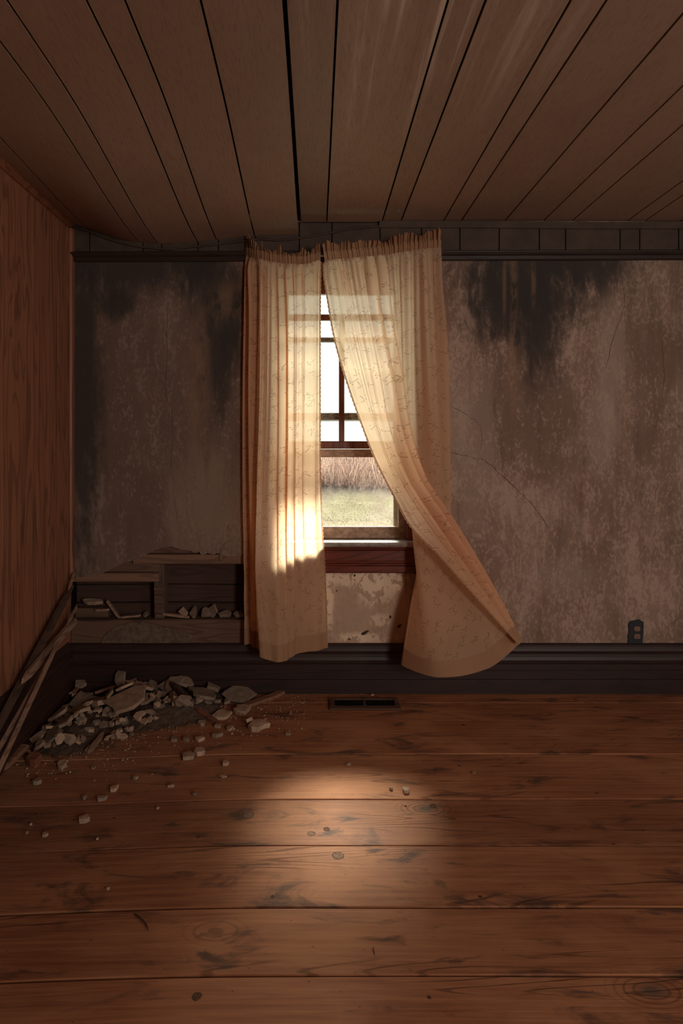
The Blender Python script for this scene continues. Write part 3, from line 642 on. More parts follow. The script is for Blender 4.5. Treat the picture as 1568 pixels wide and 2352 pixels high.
# ------------------------------------------------------------------ curtains
def interp(pts, t):           # Catmull-Rom along a list of (px,py,off) by length
    P = np.array(pts, float); s = np.r_[0, np.cumsum(np.hypot(np.diff(P[:, 0]), np.diff(P[:, 1])))]; s /= s[-1]
    m = np.gradient(P, s, axis=0)
    i = min(len(s) - 2, max(0, int(np.searchsorted(s, t) - 1))); h = s[i + 1] - s[i]; u = (t - s[i]) / h
    return ((2 * u**3 - 3 * u**2 + 1) * P[i] + (u**3 - 2 * u**2 + u) * h * m[i] + (-2 * u**3 + 3 * u**2) * P[i + 1] + (u**3 - u**2) * h * m[i + 1])
def curtain(lines, label, cloth_w, NU, NV, fold, over, ruffle, edge_sides, headings):
    us = np.array([l[0] for l in lines])
    vs = np.r_[np.linspace(0, .021, 8), np.linspace(.026, 1, NV)]
    U = np.linspace(0, 1, NU)
    base = np.zeros((len(vs), NU, 3))
    for j, v in enumerate(vs):
        ctrl = []
        for _, pts in lines:
            px, py, off = interp(pts, v); ctrl.append(at(px, py, D - off))
        C = np.array([tuple(c) for c in ctrl]); m = np.zeros_like(C)
        for k in range(len(us)):
            if k == 0: m[k] = (C[1] - C[0]) / (us[1] - us[0])
            elif k == len(us) - 1: m[k] = (C[-1] - C[-2]) / (us[-1] - us[-2])
            else:
                d0 = (C[k] - C[k - 1]) / (us[k] - us[k - 1]); d1 = (C[k + 1] - C[k]) / (us[k + 1] - us[k])
                m[k] = np.where(d0 * d1 > 0, 2 * d0 * d1 / np.where(d0 + d1 == 0, 1, d0 + d1), 0) * .6 + .4 * (d0 * .5 + d1 * .5)
        idx = np.clip(np.searchsorted(us, U) - 1, 0, len(us) - 2); h = us[idx + 1] - us[idx]; t = ((U - us[idx]) / h)[:, None]; h = h[:, None]
        base[j] = (2 * t**3 - 3 * t**2 + 1) * C[idx] + (t**3 - 2 * t**2 + t) * h * m[idx] + (-2 * t**3 + 3 * t**2) * C[idx + 1] + (t**3 - t**2) * h * m[idx + 1]
    du = np.gradient(base, axis=1); dv = np.gradient(base, axis=0)
    nrm = np.cross(du, dv); nrm /= np.linalg.norm(nrm, axis=2, keepdims=True) + 1e-9
    width = np.linalg.norm(du, axis=2) * (NU - 1)                    # metres of drop per unit u
    sU = np.r_[0, np.cumsum(np.linalg.norm(np.diff(base[10], axis=0), axis=1))]; sU /= sU[-1]
    Vv, Uu = np.meshgrid(vs, U, indexing='ij'); Su = np.repeat(sU[None], len(vs), 0)
    dz = fold(Uu, Vv, Su)
    lim = np.clip(width / width[8:].mean(), .25, 1.3)
    tan = du / (np.linalg.norm(du, axis=2, keepdims=True) + 1e-9)
    P = base + nrm * (dz * lim)[..., None] + tan * (over(Uu, Vv, Su) * lim)[..., None]
    # pocket on the rod and the ruffle standing above it
    SU = sU
    gath = .0026 * np.sin(SU * ruffle * 2 * PI + 2 * np.sin(SU * 31)) + .0018 * np.sin(SU * ruffle * 13.7 + 1.3)
    for j in range(8):
        k = math.sin(PI * min(1, vs[j] / .020)); P[j] = base[j]; P[j][:, 1] -= .004 + .010 * k - gath * 1.6
    head = []
    for q in (0.0, .2, .45, .7, .88, 1.0):
        r = P[0].copy()
        top = np.interp(SU, [h[0] for h in headings], [h[1] for h in headings]) / 448
        top = top * (1 + .12 * np.sin(SU * ruffle * 1.9 + 1)) + .0022 * np.sin(SU * ruffle * 4.4)
        r[:, 2] += top * q; r[:, 1] += -.002 + gath * (1.6 + .9 * q) + .012 * q * np.sin(SU * ruffle * 1.3) - .006 * q
        r[:, 0] += .004 * q * np.sin(SU * ruffle * .9 + 2)
        head.append(r)
    root = empty('curtain', tuple(P[0].mean(axis=0))); tag(root, label, 'curtain', 'pair of curtains at the window')
    inv = Matrix.Translation(-Vector(root.location))
    def part(name, rows, vv, mat):
        H = len(rows); V = np.array(rows).reshape(-1, 3); Fc = [(j * NU + i, j * NU + i + 1, (j + 1) * NU + i + 1, (j + 1) * NU + i) for j in range(H - 1) for i in range(NU - 1)]
        me = bpy.data.meshes.new(name); me.from_pydata(V.tolist(), [], Fc); me.shade_smooth()
        uvl = me.uv_layers.new(name='UVMap'); li = np.zeros(len(me.loops), int); me.loops.foreach_get('vertex_index', li)
        arcs = np.c_[np.zeros(len(vs)), np.cumsum(np.linalg.norm(np.diff(base, axis=1), axis=2), axis=1)] * cloth_w; at_v = np.clip(np.searchsorted(vs, vv), 0, len(vs) - 1); uu = arcs[at_v].ravel(); v2 = np.repeat(np.array(vv) * 2.1, NU)
        uvl.data.foreach_set('uv', np.stack([uu[li], v2[li]], 1).astype(np.float32).ravel())
        o = link(name, me, mat, root); o.matrix_parent_inverse = inv; return o
    cut = int(np.searchsorted(vs, .958))
    hd = part('heading', list(head[::-1]) + [P[j] for j in range(8)], list(-.03 * np.linspace(1, 0, 6)) + list(vs[:8]), M_FABH); hd['label'] = 'gathered rod pocket and standing ruffle'
    part('panel', [P[j] for j in range(7, cut + 1)], vs[7:cut + 1], M_FAB)
    hm = part('hem', [P[j] for j in range(cut, len(vs))], vs[cut:], M_FABH); hm['label'] = 'double stitched hem band'
    for e in edge_sides:                                              # narrow scalloped edging sewn to the free edge
        i, s = (NU - 1, 1) if e else (0, -1)
        E = P[8:, i]; I = P[8:, i - s * 5]; out = (E - I); out /= np.linalg.norm(out, axis=1, keepdims=True) + 1e-9
        n = len(E); V = []; Fc = []; sub = np.linspace(0, n - 1, n * 2)
        for q, f in enumerate(sub):
            a = int(f); b = min(n - 1, a + 1); t = f - a; p = E[a] * (1 - t) + E[b] * t; d = out[a] * (1 - t) + out[b] * t
            wdt = .004 + .004 * abs(math.sin(q * .75)) ; V += [tuple(p - d * .002), tuple(p + d * wdt + np.array([0, -.002 * math.sin(q * .9), 0]))]
        for q in range(len(sub) - 1): Fc.append((2 * q, 2 * q + 1, 2 * q + 3, 2 * q + 2))
        me = bpy.data.meshes.new('edging'); me.from_pydata(V, [], Fc); me.shade_smooth(); me.uv_layers.new(name='UVMap')
        o = link('edging', me, M_FABH, root); o.matrix_parent_inverse = inv; o['label'] = 'narrow scalloped edging'
    return root, base
sin = np.sin
def saw(x, k=.55): return np.sign(sin(x)) * np.abs(sin(x)) ** k
def phl(u, v): return u * 2 * PI * 8.3 + 2.6 * sin(u * 9 + .7) + .9 * sin(v * 2.6 + u * 5)
def fold_left(u, v, su):
    fine = .0050 * (1 - smoothv(v * 1.4)) * sin(su * 2 * PI * 25 + 1.5 * sin(su * 17))
    low = 1 - .80 * smoothv((v - .55) * 2.6) * smoothv((u - .2) * 8)
    major = (.0135 + .004 * sin(u * 13)) * low * sin(phl(su, v))
    soft = .010 * v * v * sin(u * 19 + 1.0)
    wr = .0010 * sin(v * 60 + 7 * sin(u * 9)) * sin(u * 40) * smoothv((v - .5) * 3)
    return (fine + major + soft + wr) * smoothv(v / .06)
def over_left(u, v, su):
    low = 1 - .9 * smoothv((v - .5) * 2.4) * smoothv((u - .2) * 8)
    return -(.0085 + .0065 * sin(u * 21 + 2.2)) * low * sin(phl(su, v) + .9) * smoothv(v / .06)
def phr(u, v): return u * 2 * PI * 8.0 + 2.4 * sin(u * 8 + 2.0) + .7 * sin(v * 2.4 + u * 4)
def fold_right(u, v, su):
    fine = .0046 * (1 - smoothv(v * 1.6)) * sin(su * 2 * PI * 24 + 1.5 * sin(su * 15))
    strip = smoothv((u - .58) * 6)
    low = 1 - .85 * smoothv((v - .40) * 2.4) * (1 - strip) - .45 * strip * smoothv((v - .7) * 3)
    major = (.0130 + .004 * sin(u * 12)) * low * sin(phr(su, v))
    diag = .0022 * strip * smoothv((v - .3) * 4) * sin(u * 2 * PI * 34 + 3 * sin(u * 21))
    soft = .007 * smoothv((v - .55) * 2.5) * (1 - strip) * sin(u * 34 + 1.2)
    return (fine + major + diag + soft) * smoothv(v / .06)
def over_right(u, v, su):
    strip = smoothv((u - .58) * 6)
    low = 1 - .95 * smoothv((v - .40) * 2.4) * (1 - strip) - .5 * strip * smoothv((v - .6) * 3)
    return -(.0080 + .0065 * sin(u * 19 + .6)) * low * sin(phr(su, v) + .9) * smoothv(v / .06)
def smoothv(t): t = np.clip(t, 0, 1); return t * t * (3 - 2 * t)

left_lines = [
    (0.00, [(563, 566, .012), (562, 700, .012), (558, 900, .014), (556, 1150, .018), (558, 1300, .024), (554, 1480, .045)]),
    (0.10, [(574, 570, .050), (575, 700, .055), (572, 900, .055), (571, 1150, .055), (572, 1300, .06), (574, 1483, .075)]),
    (0.17, [(586, 573, .085), (591, 700, .080), (588, 900, .075), (587, 1150, .070), (588, 1300, .07), (591, 1487, .082)]),
    (0.26, [(600, 576, .105), (600, 700, .115), (597, 900, .120), (588, 1150, .145), (585, 1300, .17), (595, 1508, .205)]),
    (0.50, [(638, 584, .115), (642, 700, .115), (642, 900, .115), (638, 1150, .14), (636, 1300, .17), (640, 1520, .215)]),
    (0.78, [(695, 588, .112), (697, 700, .110), (696, 900, .105), (696, 1150, .115), (700, 1300, .13), (704, 1497, .145)]),
    (1.00, [(736, 577, .110), (735, 700, .105), (735, 900, .100), (736, 1080, .100), (739, 1180, .100), (746, 1300, .098), (753, 1490, .090)])]
right_lines = [
    (0.00, [(1012, 548, .085), (1014, 640, .070), (1025, 750, .050), (1032, 900, .035), (1035, 1050, .032), (1035, 1200, .035), (1030, 1350, .05), (1022, 1495, .065)]),
    (0.20, [(972, 552, .105), (976, 700, .095), (985, 900, .085), (993, 1050, .075), (1000, 1200, .075), (992, 1350, .10), (975, 1505, .13)]),
    (0.36, [(938, 556, .110), (938, 700, .095), (940, 900, .080), (946, 1050, .075), (948, 1160, .085), (953, 1259, .10), (955, 1310, .125), (940, 1400, .17), (921, 1528, .215)]),
    (0.46, [(918, 559, .110), (922, 700, .100), (928, 900, .090), (936, 1050, .095), (945, 1200, .12), (957, 1310, .165), (978, 1430, .25), (1008, 1556, .350)]),
    (0.60, [(898, 562, .110), (908, 700, .105), (925, 900, .105), (955, 1050, .125), (990, 1200, .165), (1035, 1320, .215), (1085, 1440, .275), (1120, 1536, .335)]),
    (0.70, [(880, 565, .110), (897, 720, .112), (921, 860, .125), (943, 1000, .150), (977, 1100, .180), (1036, 1190, .210), (1102, 1300, .250), (1150, 1385, .285), (1196, 1474, .320)]),
    (0.84, [(812, 571, .112), (835, 720, .120), (862, 860, .145), (893, 1000, .175), (930, 1100, .205), (990, 1195, .240), (1065, 1300, .290), (1130, 1390, .330), (1194, 1476, .345)]),
    (1.00, [(742, 577, .110), (758, 680, .112), (775, 775, .120), (802, 870, .140), (832, 960, .165), (870, 1060, .195), (906, 1132, .220), (946, 1204, .250), (1010, 1272, .290), (1080, 1352, .330), (1148, 1430, .352), (1192, 1480, .360)])]
cur_l, base_l = curtain(left_lines, 'cream sprigged curtain hanging straight down on the left of the window', 1.2, 420, 190, fold_left, over_left, 24,
                        (True,), [(0, 24), (.05, 20), (.12, 25), (.17, 16), (.22, 23), (.27, 5), (.31, 7), (.335, 21), (.36, 4), (.50, 6), (.535, 20), (.57, 3), (.76, 4), (.80, 17), (.84, 6), (.92, 9), (1, 14)])
cur_r, base_r = curtain(right_lines, 'cream sprigged curtain blown and twisted out into the room on the right', 1.15, 440, 200, fold_right, over_right, 24,
                        (True,), [(0, 14), (.03, 22), (.10, 20), (.16, 8), (.20, 9), (.24, 17), (.38, 19), (.47, 7), (.55, 9), (.66, 17), (.74, 9), (.80, 16), (.90, 13), (.94, 19), (1, 12)])
rodp = [Vector((base_l[0][0][0] + .004, D - .004, base_l[3][0][2]))]
rodp += [Vector(base_l[3][i]) + Vector((.004 if i == 0 else 0, .006, 0)) for i in range(0, 420, 15)] + [Vector(base_r[3][i]) + Vector((-.004 if i == 0 else 0, .006, 0)) for i in range(435, -1, -15)]
rodp += [Vector((base_r[3][0][0] - .004, D - .004, base_r[3][0][2]))]
rod = empty('curtain_rod', tuple(rodp[len(rodp) // 2])); tag(rod, 'thin sagging curtain rod inside the ruffled tops of both curtains', 'curtain rod')
o = tube('rod', rodp, .0045, M_ROD, None); keep(o, rod)
for p in (rodp[0], rodp[-1]):
    o = bar('bracket', 'z', p.z - .02, p.z + .02, p.x - .008, p.x + .008, D - .006, D - .0005, M_ROD, None, .001); keep(o, rod)

# ------------------------------------------------------------------ outlet and floor register
out = empty('wall_outlet', (wx(1459), D, wz(1450))); tag(out, 'dark broken-edged duplex wall outlet just above the baseboard', 'outlet')
pl = [(1441, 1476), (1441, 1464), (1440, 1462), (1443, 1452), (1442, 1434), (1445, 1427), (1455, 1425), (1466, 1422), (1471, 1425), (1476, 1428), (1475, 1452), (1473, 1477)]
n = len(pl); V = [Vector((wx(a), D - .009, wz(b))) for a, b in pl] + [Vector((wx(a), D - .0005, wz(b))) for a, b in pl]
o = mesh('plate', V, [tuple(range(n)), tuple(range(n, 2 * n))[::-1]] + [(i, (i + 1) % n, n + (i + 1) % n, n + i) for i in range(n)], M_OUTLET); keep(o, out)
for cy in (1442.5, 1460):
    a = [2 * PI * k / 20 for k in range(20)]; c = (wx(1460), wz(cy))
    ring = [(c[0] + .0165 * math.cos(t), c[1] + max(-.0125, min(.0125, .0165 * math.sin(t)))) for t in a]
    V = [Vector((x, D - .0125, z)) for x, z in ring] + [Vector((x, D - .008, z)) for x, z in ring]
    rc = mesh('receptacle', V, [tuple(range(20)), tuple(range(20, 40))[::-1]] + [(i, (i + 1) % 20, 20 + (i + 1) % 20, 20 + i) for i in range(20)], M_RECEPT); keep(rc, out)
    for sx in (-.0065, .0065):
        s_ = bar('slot', 'z', c[1] - .001, c[1] + .009, c[0] + sx - .0016, c[0] + sx + .0016, D - .0130, D - .0122, M_DARK, None, .0003)
        s_.parent = rc; s_.matrix_parent_inverse = Matrix.Translation(-Vector(out.location))
    s_ = bar('slot', 'z', c[1] - .010, c[1] - .004, c[0] - .0028, c[0] + .0028, D - .0130, D - .0122, M_DARK, None, .0003)
    s_.parent = rc; s_.matrix_parent_inverse = Matrix.Translation(-Vector(out.location))
vy0, vy1 = 1788 / (1632 - CY), 1788 / (1606 - CY)
vx0, vx1 = (757 - CX) * vy0 / F, (921 - CX) * vy0 / F
vent = empty('floor_register', ((vx0 + vx1) / 2, (vy0 + vy1) / 2, .001)); tag(vent, 'brown metal floor register set in the boards under the window', 'floor vent')
ix0, ix1, iy0, iy1 = (769 - CX) * 2.95 / F, (907 - CX) * 2.95 / F, vy0 + .036, vy1 - .020
def vp(name, *a, mat=M_VENT, c=.0025):
    o = bar(name, *a, mat, None, c); return keep(o, vent)
vp('frame', 'x', vx0, vx1, vy0, iy0, .001, .009); vp('frame', 'x', vx0, vx1, iy1, vy1, .001, .009)
vp('frame', 'y', iy0, iy1, vx0, ix0, .001, .009); vp('frame', 'y', iy0, iy1, ix1, vx1, .001, .009)
vp('well', 'x', ix0 - .003, ix1 + .003, iy0 - .003, iy1 + .003, .0008, .0018, mat=M_DARK, c=.0002)  # flat dark plate over the boards, painted as the shade of a well
xm = (837.5 - CX) * 2.95 / F
vp('center_bar', 'y', iy0, iy1, xm - .007, xm + .007, .0015, .0088)
for a, b in ((ix0, xm - .007), (xm + .007, ix1)):
    for k in range(13):
        x = a + (b - a) * (k + .5) / 13
        V, Fc = prism([(x - .0035, .0019), (x - .0023, .0019), (x + .0022, .0078), (x + .0010, .0078)], 'y', iy0, iy1, 1)
        keep(mesh('louver', V, Fc, M_LOUV), vent)

# ------------------------------------------------------------------ rubble
GX0, GY0, RES = X0, 1.9, .006
NXg, NYg = int(1.8 / RES), int((D - .026 - GY0) / RES)
gxs = GX0 + (np.arange(NXg) + .5) * RES; gys = GY0 + (np.arange(NYg) + .5) * RES
HM = np.repeat(np.array([fsag(x) for x in gxs])[:, None], NYg, 1) + .0006
def floor_pt(px, py):
    d = 1788 / (py - CY); x = (px - CX) * d / F
    d = F * (EYE - fsag(x)) / (py - CY); return (px - CX) * d / F, d
def chunk_mesh(seed, L, Wd, T, mat, name='plaster_chunk'):
    r = random.Random(seed); n = r.choice([4, 5, 5, 6, 6, 7]) if L < .09 or L == 1 else r.choice([8, 9, 10]); V = []
    ang = sorted((k + r.uniform(-.32, .32)) * 2 * PI / n for k in range(n)); rad = [r.uniform(.68, 1.22) for _ in range(n)]
    for lvl, (z, s) in enumerate(((0, .97), (T * .85, 1.0), (T, .94))):
        for a, q in zip(ang, rad):
            j = 1 + r.uniform(-.04, .04)
            V.append((math.cos(a) * q * L / 2 * s * j, math.sin(a) * q * Wd / 2 * s * j, z + (r.uniform(-.08, .08) * T if lvl else 0)))
    Fc = [tuple(range(n))[::-1]]
    for l in range(2):
        for i in range(n): Fc.append((l * n + i, l * n + (i + 1) % n, (l + 1) * n + (i + 1) % n, (l + 1) * n + i))
    c = len(V); V.append((0, 0, T * r.uniform(.95, 1.08)))
    for i in range(n): Fc.append((2 * n + i, 2 * n + (i + 1) % n, c))
    me = bpy.data.meshes.new(name); me.from_pydata(V, [], Fc); me.materials.append(mat); return me
def splinter_mesh(seed, L, Wd, T, mat, name='wood_splinter'):
    r = random.Random(seed); V = []; n = 6
    for i in range(n + 1):
        t = i / n; w = Wd / 2 * (1 if 0 < i < n else r.uniform(.35, .85)); yo = r.uniform(-.06, .06) * Wd
        x = (t - .5) * L
        for (a, b) in ((-w, 0), (w, 0), (w, T * r.uniform(.85, 1)), (-w, T * r.uniform(.85, 1))): V.append((x + (r.uniform(-.02, .02) * L if i in (0, n) else 0), a + yo, b))
    Fc = [(0, 1, 2, 3)[::-1], tuple(4 * n + k for k in range(4))]
    for i in range(n):
        for k in range(4): Fc.append((4 * i + k, 4 * i + (k + 1) % 4, 4 * i + 4 + (k + 1) % 4, 4 * i + 4 + k))
    me = bpy.data.meshes.new(name); me.from_pydata(V, [], Fc); me.materials.append(mat); return me
def settle(x, y, L, Wd, T, yaw, extra_tilt=(0, 0), sink=.0015):
    mxs = .22 if L > .10 else .5
    """rest a flat piece on the height map; returns its matrix and raises the map"""
    ca, sa = math.cos(yaw), math.sin(yaw); R = max(L, Wd) / 2 + RES
    i0, i1 = max(0, int((x - R - GX0) / RES)), min(NXg, int((x + R - GX0) / RES) + 1)
    j0, j1 = max(0, int((y - R - GY0) / RES)), min(NYg, int((y + R - GY0) / RES) + 1)
    if i1 - i0 < 1 or j1 - j0 < 1: return Matrix.Translation((x, y, fsag(x) + .001)) @ Matrix.Rotation(yaw, 4, 'Z')
    XX, YY = np.meshgrid(gxs[i0:i1] - x, gys[j0:j1] - y, indexing='ij')
    lx, ly = XX * ca + YY * sa, -XX * sa + YY * ca
    ins = (lx / (L / 2)) ** 2 + (ly / (Wd / 2)) ** 2 <= 1.0
    if ins.sum() < 1: ins = (XX ** 2 + YY ** 2) <= (RES * 1.3) ** 2
    h = HM[i0:i1, j0:j1]; hx, hy, hh = XX[ins], YY[ins], h[ins]
    if ins.sum() > 6:
        A = np.c_[hx, hy, np.ones_like(hx)]; (a, b, c0), *_ = np.linalg.lstsq(A, hh, rcond=None)
        a, b = np.clip(a, -mxs, mxs), np.clip(b, -mxs, mxs)
    else: a = b = 0.0
    a += extra_tilt[0]; b += extra_tilt[1]
    res = hh - a * hx - b * hy
    z0 = np.percentile(res, 90) - sink
    z0 = max(z0, (fsag(x) + .0008 + abs(a) * 0) )
    nrm = Vector((-a, -b, 1)).normalized(); q = Vector((0, 0, 1)).rotation_difference(nrm).to_matrix().to_4x4()
    top = z0 + a * XX + b * YY + T
    h[ins] = np.maximum(h[ins], np.minimum(top[ins], z0 + T + .02))
    return Matrix.Translation((x, y, z0)) @ q @ Matrix.Rotation(yaw, 4, 'Z')
def place(name, me, mtx, label, cat, group=None):
    o = bpy.data.objects.new(name, me); COL.objects.link(o); o.matrix_world = mtx
    return tag(o, label, cat, group)
def clampx(x, y, R): return max(X0 + .030 + R, x), min(D - .030 - R, y)

rr = random.Random(21)
# crumbs and dust first: nobody could count them
def crumb_cloud(name, pts, label, mat):
    V, Fc = [], []
    for (x, y, s) in pts:
        i, j = int((x - GX0) / RES), int((y - GY0) / RES)
        z = HM[i, j] if 0 <= i < NXg and 0 <= j < NYg else fsag(x)
        if z - fsag(x) > .012: continue
        b = len(V); a0 = rr.uniform(0, 6); h = s * rr.uniform(.5, .9)
        for k in range(4): V.append((x + math.cos(a0 + k * PI / 2) * s * rr.uniform(.6, 1), y + math.sin(a0 + k * PI / 2) * s * rr.uniform(.6, 1), z))
        V.append((x + rr.uniform(-.3, .3) * s, y + rr.uniform(-.3, .3) * s, z + h)); V.append((x, y, z - .0002))
        Fc += [(b + k, b + (k + 1) % 4, b + 4) for k in range(4)] + [(b, b + 3, b + 2, b + 1)]
    return tag(mesh(name, V, Fc, mat, None, 'stuff'), label, 'crumbs')
def pile_h(px, py):            # how deep the heap lies at a point of the floor, in metres
    x, y = floor_pt(px, py); back = smooth((y - 2.60) / .42); right = smooth((wx(560) - x) / .20)
    corner = smooth((-.55 - x) / .45) * .5
    return .055 * back * right + .02 * corner * smooth((y - 2.45) / .3) * right
fill = []
while len(fill) < 300:
    px, py = rr.uniform(60, 640), rr.uniform(1592, 1735)
    lim = 1735 - max(0, px - 190) * .36
    if px > 440: lim = min(lim, 1662 - max(0, px - 520) * .5)
    if rr.random() < .45 and px < 260: continue
    left = 160 - (py - 1590) * .75
    if px < left + 8 or py > lim: continue
    fill.append((px, py))
for x, y in [floor_pt(*p) for p in fill[:90]]:          # raise the map into a low mound of fine debris
    XX, YY = np.meshgrid(gxs - x, gys - y, indexing='ij'); HM += .010 * np.exp(-(XX ** 2 + YY ** 2) / (2 * .05 ** 2)) * smooth((y - 2.35) / .45)
mound_HM = HM.copy()
# body of the heap as one bed of fine debris
st_ = 4; V, Fc = [], []; I = list(range(0, NXg, st_)); J = list(range(0, NYg, st_))
ids = {}
for i in I:
    for j in J:
        base_h = fsag(gxs[i])
        z = HM[i, j] + (rr.uniform(-.002, .002) if HM[i, j] - base_h > .004 else -.004)
        ids[i, j] = len(V); V.append((gxs[i] + rr.uniform(-.005, .005), gys[j] + rr.uniform(-.005, .005) if j < J[-1] else D - .022, z - .002))
for a, b in zip(I, I[1:]):
    for c, d in zip(J, J[1:]):
        if max(HM[a, c], HM[b, c], HM[a, d], HM[b, d]) - fsag(gxs[a]) > .0135: Fc.append((ids[a, c], ids[b, c], ids[b, d], ids[a, d]))
tag(mesh('plaster_rubble', V, Fc, M_BED, None, 'stuff'), 'low bed of brown plaster dust under the broken pieces in the corner', 'rubble')

pool = [chunk_mesh(100 + k, 1, 1, 1, M_CHUNK if k % 3 else M_CHUNKD) for k in range(14)]
fill.sort(key=lambda p: p[1]); small = []
for k, (px, py) in enumerate(fill):
    x, y = floor_pt(px, py); L = rr.uniform(.020, .056) * (1.0 if k % 4 else 1.4); Wd = L * rr.uniform(.40, .95); T = min(rr.uniform(.007, .014), L * .36)
    x, y = clampx(x, y, L * .55); yaw = rr.uniform(0, PI)
    m = settle(x, y, L, Wd, T, yaw, (rr.uniform(-.25, .25), rr.uniform(-.25, .25)), .003) @ Matrix.Diagonal((L, Wd, T, 1))
    o = place('plaster_chunk', pool[k % 14], m, 'x', 'plaster piece', 'small pieces of the rubble heap')
    small.append((o, px, py, L, k % 14 % 3 == 0))
# wood in the heap
for (xa, ya, xb, yb, w, t, mat, lab) in (
        (222, 1620, 356, 1588, .022, .014, M_SPLINTR, 'long reddish wood strip lying across the top of the rubble heap'),
        (560, 1626, 655, 1592, .034, .016, M_SPLINT, 'orange wood strip at the right end of the heap pointing to the window'),
        (395, 1618, 440, 1655, .030, .016, M_LATHD, 'dark wood offcut half under the plaster slab in the heap'),
        (448, 1644, 500, 1660, .022, .012, M_SPLINTR, 'dark red wood sliver at the front of the heap beside the slab'),
        (178, 1612, 200, 1592, .018, .012, M_SPLINTR, 'short reddish splinter at the back of the heap near the corner'),
        (160, 1622, 186, 1598, .016, .010, M_SPLINT, 'short brown splinter leaning in the heap next to the reddish one'),
        (205, 1736, 236, 1693, .020, .012, M_LATH, 'pale lath stub lying in front of the heap pointing at the corner')):
    (x0, y0), (x1, y1) = floor_pt(xa, ya), floor_pt(xb, yb); L = math.hypot(x1 - x0, y1 - y0); yaw = math.atan2(y1 - y0, x1 - x0)
    x, y = (x0 + x1) / 2, min(D - .045, (y0 + y1) / 2)
    m = settle(x, y, L, w, t, yaw, sink=.004)
    place('wood_splinter', splinter_mesh(int(xa), L, w, t, mat), m, lab, 'wood splinter')
